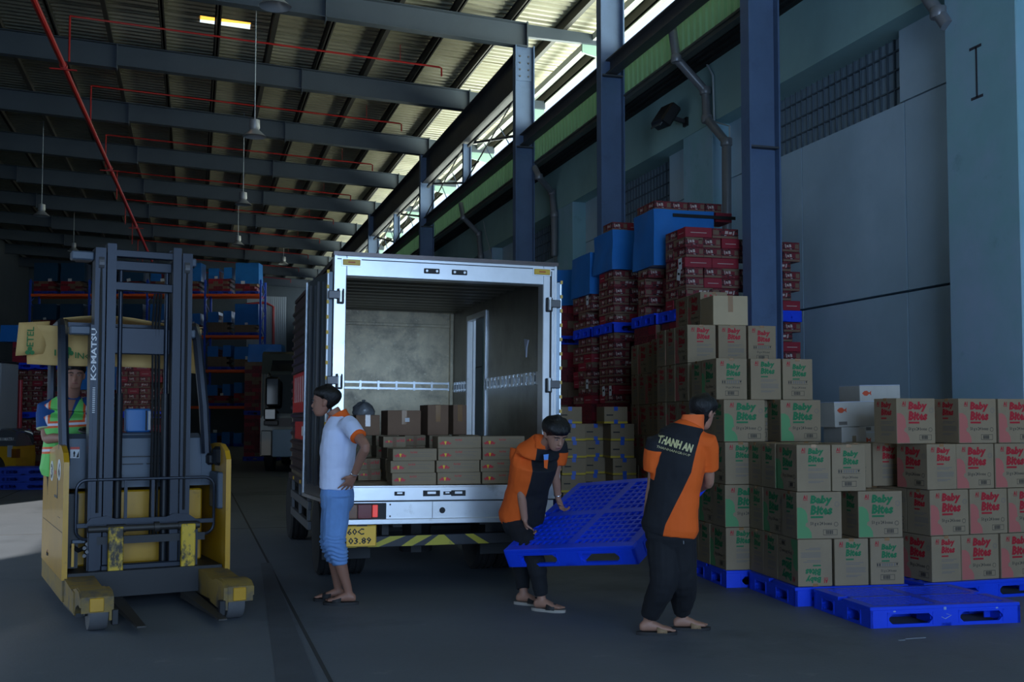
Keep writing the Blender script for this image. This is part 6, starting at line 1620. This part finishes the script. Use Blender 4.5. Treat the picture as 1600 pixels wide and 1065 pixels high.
for hp, kn, an in ((hipL, knL, anL), (hipR, knR, anR)):
    en = kn.lerp(an, .43); limb(b, [hp+_Z*.02, hp.lerp(kn, .45), kn+left*.005, kn.lerp(an, .22), en], [.110, .104, .090, .080, .060], m_jeans, sub=4)
def jf(c, n_):
    base = .006*noise.noise(Vector(c)*9)
    kz = knL.z-.0
    if c.z < kz+.08: base += (.006*math.sin(c.z*190+6*noise.noise(Vector(c)*9))+.006*noise.noise(Vector((c.x*12, c.y*12, c.z*48))))*min(1, (kz+.08-c.z)/.08)
    return base
remesh(b, 'rolled_jeans', .008, o, None, 2, jf)
b = MB(); b.loft([ring(pel+_Z*.066, rs_, left, .166, .127, 26, .92), ring(pel+_Z*.100, rs_, left, .164, .125, 26, .92)], m_belt); b.build('belt', o, 50)
for an in (anL, anR): sandal(an, left*1.0-_fh*.10, o, m_sandal, m_sandal)

# ------------------------------------------------------------------ bending man on the left of the pallet
o = person('young man in orange and black polo bending to lift the pallet')
d = 8.75; L = lambda u, v, dd=0.0: at(u, v, d+dd)
face_dir = (_R*.42-_fh*.80-_Z*.55).normalized(); hup = (_Z*1.0+_R*.18-_fh*.45)
chin = L(864, 699, -.33)
pel, chest, neck = L(815, 806, .12), L(836, 718, -.10), L(847, 689, -.20)
rs_ = (_R*.95+_fh*.25).normalized()                                   # his left is on the right of the picture
shR, shL = L(811, 702, -.08), L(874, 697, -.02)
elR, wrR = L(814, 768, -.10), L(820, 812, -.06)
elL, wrL = L(868, 742, .02), L(872, 778, .08)
hipR, hipL = L(807, 815, .10), L(826, 815, .18)
anR = on_floor(846, 954); anR = Vector((anR.x, anR.y, .107)); anL = on_floor(818, 944); anL = Vector((anL.x, anL.y, .107))
knR, knL = L(838, 880, -.28), L(815, 875, .10)
b = MB(); m = m_skin2
P, fr = head(b, chin, face_dir, hup, m, 1.06)
limb(b, [neck-_Z*.03, neck.lerp(chin, .35), chin-fr[1]*.06+fr[2]*.05], [.058, .052, .055], m)
torso(b, pel, chest, neck, rs_, rs_, -_fh, m, -.012)
for sh, el, wr in ((shL, elL, wrL), (shR, elR, wrR)): limb(b, [chest.lerp(sh, .6), sh, sh.lerp(el, .5), el, el.lerp(wr, .35), wr], [.05, .050, .043, .035, .036, .026], m)
hand(b, wrR, (_R*.25-_Z), (_R*1), (-_fh), m, 1.0, (.75, .8, .85, .9), .05, tcurl=.7)
hand(b, wrL, (_R*.3-_Z*.8-_fh*.2), (-_fh*.6-_Z*.3+_R*.3), (-_R*.6-_fh), m, 1.0, (.75, .8, .85, .9), .05, tcurl=.7)
for hp, kn, an, sd in ((hipL, knL, anL, 1), (hipR, knR, anR, -1)):
    limb(b, [hp, hp.lerp(kn, .5), kn, kn.lerp(an, .3), kn.lerp(an, .75), an, an-_Z*.05], [.078, .068, .052, .052, .038, .034, .036], m)
    SIDE[0] = -sd; foot(b, an, _R*.9-_fh*.4, m)
remesh(b, 'body', .0065, o)
face_parts(P, fr, o, 1.06); hair(chin, face_dir, hup, o, 1.06, front=.70, side=.50, back=.2, puff=.022, fringe=.015)
b = MB(); torso(b, pel, chest, neck, rs_, rs_, -_fh, m_orange, .026, -.02)
for sh, el in ((shL, elL), (shR, elR)): limb(b, [chest.lerp(sh, .5), sh, sh.lerp(el, .60)], [.072, .076, .072], m_orange)
tu = (neck-pel).normalized()
def po(c, n_):
    q = c-pel; TLn = (neck-pel).length; h = q.dot(tu)/TLn; x = (c-pel.lerp(neck, max(0, min(1, h)))).dot(rs_)
    return min(x+.055, -max(sleeve(c, shL, elL, .035), sleeve(c, shR, elR, .0)), .97-h)
colo = (cloth('orange_black_polo_cloth', (236, 98, 22), [(24, 25, 30)]), [po])
remesh(b, 'polo_shirt', .008, o, colo, 3, folds(.007, 8, 6))
b = MB(); cf = (_R*.35-_fh*.9).normalized()
b.loft([ring(neck-_Z*.02, rs_, cf, .080, .078, 24), ring(neck+tu*.025, rs_, cf, .074, .070, 24), ring(neck+tu*.058, rs_, cf, .066, .064, 24), ring(neck+tu*.05, rs_, cf, .060, .058, 24)], m_orange, False)
for sg in (-1, 1): b.add([neck+cf*.072+rs_*sg*.012+_Z*.0, neck+cf*.045+rs_*sg*.068+_Z*.02, neck+cf*.085+rs_*sg*.085-_Z*.05, neck+cf*.12+rs_*sg*.02-_Z*.06], [(0, 1, 2, 3)], m_orange)
b.build('collar', o, 50)
b = MB(); q = L(853, 710, -.36); b.add([q+_R*-.018+_Z*.0, q+_R*.022+_Z*.005, q+_R*.016-_Z*.04, q-_R*.014-_Z*.045], [(0, 1, 2, 3)], m_lanyard); b.add([q-_R*.016-_Z*.042, q+_R*.018-_Z*.038, q+_R*.010-_Z*.11, q-_R*.014-_Z*.10], [(0, 1, 2, 3)], m_orange); t = b.build('blue_badge', o); t.modifiers.new('t', 'SOLIDIFY').thickness = .003
b = MB(); ax = (elL-wrL).normalized(); c = wrL+ax*.03; s1 = ax.orthogonal().normalized(); s2 = ax.cross(s1)
b.tube([c+s1*.030*math.cos(t)+s2*.028*math.sin(t) for t in [2*PI*i/18 for i in range(18)]], .005, m_silver, 6, closed=True); b.build('bracelet', o, 50)
b = MB()
b.loft([ring(pel+_Z*.10, rs_, _fh, .158, .118, 22, .92), ring(pel, rs_, _fh, .172, .130, 22, .92), ring(pel-_Z*.09, rs_, _fh, .160, .125, 22, .92), ring(pel-_Z*.14, rs_, _fh, .13, .10, 22)], m_blackfab)
for hp, kn, an in ((hipL, knL, anL), (hipR, knR, anR)):
    limb(b, [hp+_Z*.02, hp.lerp(kn, .45), kn, kn.lerp(an, .5), kn.lerp(an, .93)], [.104, .092, .076, .066, .052], m_blackfab, sub=4)
remesh(b, 'black_trousers', .008, o, None, 3, folds(.008, 9, 2))
sandal(anR, _R*.9-_fh*.4, o, m_sole, m_sandal); sandal(anL, _R*.9-_fh*.4, o, m_sole, m_sandal)

# ------------------------------------------------------------------ man on the right of the pallet, seen from behind
o = person('man in orange polo with black lettered back carrying the pallet, back to camera')
d = 7.42; L = lambda u, v, dd=0.0: at(u, v, d+dd)
fdir = (_fh*.80+_R*.60).normalized(); rs_ = (_R*.93-_fh*.36).normalized()     # his right is on the right of the picture
face_dir = (_R*.66+_fh*.70-_Z*.34).normalized(); hup = (_Z+_R*.22+_fh*.1)
chin = L(1094, 668, .07)
pel, chest, neck = L(1047, 818), L(1060, 706, .0), L(1080, 664, .02)
shL, shR = L(1026, 692, -.02), L(1104, 690, -.06)
elL, wrL = L(1019, 756, .03), L(1011, 806, .07)
elR, wrR = L(1108, 752, .05), L(1088, 766, .28)
hipL, hipR = L(1036, 828, .02), L(1062, 828, -.02)
anL = on_floor(1013, 991); anL = Vector((anL.x, anL.y, .107)); anR = on_floor(1066, 984); anR = Vector((anR.x, anR.y, .107))
knL, knR = L(1037, 908, -.02), L(1068, 905, .05)
b = MB(); m = m_skin2
P, fr = head(b, chin, face_dir, hup, m, .98)
limb(b, [neck-_Z*.03, neck.lerp(chin-fr[1]*.06, .45), chin-fr[1]*.07+fr[2]*.06], [.058, .053, .056], m)
torso(b, pel, chest, neck, rs_, rs_, fdir, m, -.012)
for sh, el, wr in ((shL, elL, wrL), (shR, elR, wrR)): limb(b, [chest.lerp(sh, .6), sh, sh.lerp(el, .5), el, el.lerp(wr, .35), wr], [.05, .048, .042, .035, .036, .026], m)
hand(b, wrL, (-_Z-_R*.10+_fh*.1), (_R*.6+_fh*.5), (_fh*.8-_R*.3), m, 1.0, (.6, .7, .75, .8), .05, tcurl=.5)
hand(b, wrR, (-_R*.6+_fh*.5-_Z*.3), (-_Z*.6-_R*.3), (_Z*.5+_fh*.5), m, 1.0, (.7, .75, .8, .8), .05, tcurl=.6)
for hp, kn, an, sd in ((hipL, knL, anL, 1), (hipR, knR, anR, -1)):
    limb(b, [hp, hp.lerp(kn, .5), kn, kn.lerp(an, .3), kn.lerp(an, .75), an, an-_Z*.05], [.078, .068, .052, .052, .038, .034, .036], m)
    SIDE[0] = -sd; foot(b, an, _R*.95-_fh*.12+_fh*.1, m)
remesh(b, 'body', .0065, o)
face_parts(P, fr, o, .98); hair(chin, face_dir, hup, o, .98, front=.72, side=.54, back=.02, puff=.018)
b = MB(); torso(b, pel-_Z*.02, chest, neck, rs_, rs_, fdir, m_orange, .030, -.0)
for sh, el in ((shL, elL), (shR, elR)): limb(b, [chest.lerp(sh, .5), sh, sh.lerp(el, .66)], [.072, .076, .074], m_orange)
tu = (neck-pel).normalized(); TL = (neck-pel).length
def pb(c, n_):
    h = (c-pel).dot(tu)/TL; x = (c-pel.lerp(neck, max(0, min(1, h)))).dot(rs_)
    edge = .095 if h > .55 else .095-(.55-h)*.17
    return min(edge-x, -max(sleeve(c, shL, elL, .04), sleeve(c, shR, elR, .02)), .99-h, .3-n_.dot(fdir))
colb = (cloth('orange_back_panel_cloth', (236, 98, 22), [(24, 26, 32)]), [pb])
shirt3 = remesh(b, 'polo_shirt', .008, o, colb, 3, folds(.006, 8, 9))
b = MB()
b.loft([ring(neck-tu*.03, rs_, fdir, .088, .082, 24), ring(neck+tu*.02, rs_, fdir, .078, .072, 24), ring(neck+tu*.075, rs_, fdir, .070, .066, 24), ring(neck+tu*.07, rs_, fdir, .063, .060, 24)], mat('orange_collar', (244, 112, 50), .8), False); b.build('collar', o, 50)
# lettering lies on the cloth of the back: project the flat letters on to the shirt
bpy.context.view_layer.update()
from mathutils.bvhtree import BVHTree
tree = BVHTree.FromPolygons([v.co for v in shirt3.data.vertices], [tuple(p.vertices) for p in shirt3.data.polygons])
def cloth_text(s_, p0, p1, h, m, name, bold=.03):
    vs, fs = glyphs(s_, bold, 0.1, 1.0); x0 = min(v[0] for v in vs); x1 = max(v[0] for v in vs); y1 = max(v[1] for v in vs)
    b = MB(); out = []; ux = p1-p0; uz = (tu-ux.normalized()*tu.dot(ux.normalized())).normalized(); dr = ux.cross(uz).normalized()
    if dr.dot(_FW) < 0: dr = -dr
    for x, y in vs:
        p = p0+ux*((x-x0)/(x1-x0))+uz*(y/y1*h); hit = tree.ray_cast(p-dr*.5, dr)
        out.append((hit[0]-dr*.004) if hit[0] is not None else p)
    b.add(out, fs, m); return b.build(name, o, recalc=False)
cloth_text('THANH AN', L(1031, 691, -.2), L(1083, 707, -.2), .052, m_goldtext, 'back_lettering', .05)
cloth_text('THANHANGROUP', L(1029, 700, -.2), L(1080, 714, -.2), .016, m_goldtext, 'back_lettering', .0)
b = MB()
b.loft([ring(pel+_Z*.10, rs_, fdir, .150, .112, 22, .92), ring(pel, rs_, fdir, .166, .128, 22, .92), ring(pel-_Z*.09, rs_, fdir, .158, .125, 22, .92), ring(pel-_Z*.15, rs_, fdir, .13, .10, 22)], m_blackfab)
for hp, kn, an in ((hipL, knL, anL), (hipR, knR, anR)):
    limb(b, [hp+_Z*.02, hp.lerp(kn, .45), kn, kn.lerp(an, .5), kn.lerp(an, .90)], [.112, .108, .094, .082, .066], m_blackfab, sub=4)
remesh(b, 'black_trousers', .008, o, None, 3, folds(.010, 8, 4))
b = MB(); q = L(1068, 838, -.12); b.tube([q, q-_Z*.05], .003, m_silver, 6); b.build('waist_cord', o)
for an in (anL, anR): sandal(an, _R*.95, o, m_sandal, m_sandal_tan)

# ------------------------------------------------------------------ forklift driver
o = person('forklift driver in green and orange safety vest holding the steering wheel')
d = 9.35; L = lambda u, v, dd=0.0: at(u, v, d+dd)
face_dir = (_R*.42-_fh*.88-_Z*.06).normalized(); hup = _Z
chin = L(116, 607, -.10)
neck, chest, pel = L(109, 618, .0), L(106, 645, .02), L(104, 730, .06)
rs_ = (_R*.94+_fh*.30).normalized()                                # his left is on the right of the picture
shR, shL = L(73, 638, -.02), L(143, 634, .10)
elR, wrR = L(73, 684, -.08), L(104, 684, -.30)
elL, wrL = L(148, 690, .02), L(146, 693, -.22)
hipR, hipL = L(94, 742, .05), L(116, 742, .09)
anR = Vector((hipR.x, hipR.y, .30+.107+.04)); anL = Vector((hipL.x, hipL.y, .30+.107+.04))
knR, knL = hipR.lerp(anR, .5)-_fh*.02, hipL.lerp(anL, .5)-_fh*.02
b = MB(); m = m_skin1
P, fr = head(b, chin, face_dir, hup, m, 1.02)
limb(b, [neck-_Z*.03, neck.lerp(chin, .4)+_fh*.02, chin-fr[1]*.06+_Z*.05], [.062, .058, .060], m)
torso(b, pel, chest, neck, rs_, rs_, -_fh, m, -.012)
for sh, el, wr in ((shL, elL, wrL), (shR, elR, wrR)): limb(b, [chest.lerp(sh, .6), sh, sh.lerp(el, .5), el, el.lerp(wr, .35), wr], [.055, .055, .048, .042, .042, .030], m)
hand(b, wrR, (_R*.9-_fh*.3-_Z*.2), (-_Z), (-_fh*.6+_Z*.4), m, 1.08, (.55, .6, .65, .7), .06, tcurl=.5)
hand(b, wrL, (-_fh*.8-_R*.2-_Z*.1), (-_Z), (-_R), m, 1.05, (.6, .65, .7, .7), .05, tcurl=.5)
for hp, kn, an, sd in ((hipL, knL, anL, 1), (hipR, knR, anR, -1)):
    limb(b, [hp, hp.lerp(kn, .5), kn, kn.lerp(an, .3), kn.lerp(an, .75), an, an-_Z*.05], [.085, .075, .056, .056, .042, .036, .038], m); foot(b, an, -_fh, m)
remesh(b, 'body', .007, o)
face_parts(P, fr, o, 1.02); hair(chin, face_dir, hup, o, 1.02, front=.74, side=.58, back=.22, puff=.018)
b = MB(); torso(b, pel, chest, neck, rs_, rs_, -_fh, m_teeb, .016, 0, 1.06)
for sh, el in ((shL, elL), (shR, elR)): limb(b, [chest.lerp(sh, .5), sh, sh.lerp(el, .70)], [.078, .082, .080], m_teeb)
colt = (cloth('blue_tee_cloth', (22, 70, 128), [(190, 196, 150)]), [lambda c, n_: max(cuff(c, shL, elL, .70, .010), cuff(c, shR, elR, .70, .010))])
remesh(b, 'tee_shirt', .008, o, colt, 3, folds(.006, 8, 12))
b = MB(); torso(b, pel, chest, neck-_Z*.02, rs_, rs_, -_fh, m_vest, .036, -.02, 1.08)
for sh in (shL, shR): limb(b, [neck-_Z*.06, chest.lerp(sh, .55)+_Z*.01, chest.lerp(sh, .92)-_Z*.02, chest.lerp(sh, .80)-_Z*.16, pel+(sh-chest)*.55+_Z*.12], [.07, .080, .078, .074, .07], m_vest)
cfw = (-_fh*.95+_R*.25).normalized()
Hc = chest.z-pel.z
def vh(c):
    h = c.z-pel.z; return h, (c-pel.lerp(chest, max(0, min(1, h/Hc)))).dot(rs_)
def band(w):
    def f(c, n_):
        h, x = vh(c); k = max(w*.8-abs(h-(Hc*.80+.05*x)), w*.8-abs(h-(Hc*.34+.05*x)))
        s_ = max(w*.8-abs(x-.158), w*.8-abs(x+.158)); return max(k, min(s_, h-Hc*.80))
    return f
def vneck(k):
    def f(c, n_):
        h, x = vh(c); return min(k*(h-Hc*.80)-abs(x-.012), .1+n_.dot(cfw)) if h > Hc*.5 else -1
    return f
colv = (cloth('safety_vest_cloth', (120, 216, 110), [(240, 104, 50), (232, 226, 232), (22, 70, 128), (158, 112, 92)], .6), [band(.036), band(.013), vneck(.42), vneck(.28)])
remesh(b, 'safety_vest', .007, o, colv, 3, folds(.005, 9, 15))
b = MB(); b.loft([ring(pel+_Z*.08, rs_, _fh, .165, .125, 22), ring(pel, rs_, _fh, .175, .135, 22), ring(pel-_Z*.12, rs_, _fh, .14, .11, 22)], m_blackfab)
for hp, kn, an in ((hipL, knL, anL), (hipR, knR, anR)): limb(b, [hp+_Z*.02, hp.lerp(kn, .45), kn, kn.lerp(an, .5), kn.lerp(an, .95)], [.10, .098, .082, .075, .062], m_blackfab, sub=4)
remesh(b, 'dark_trousers', .01, o, None, 3, folds(.008, 8, 5))
for an in (anR, anL): sandal(an, -_fh, o, m_sandal, m_sandal)
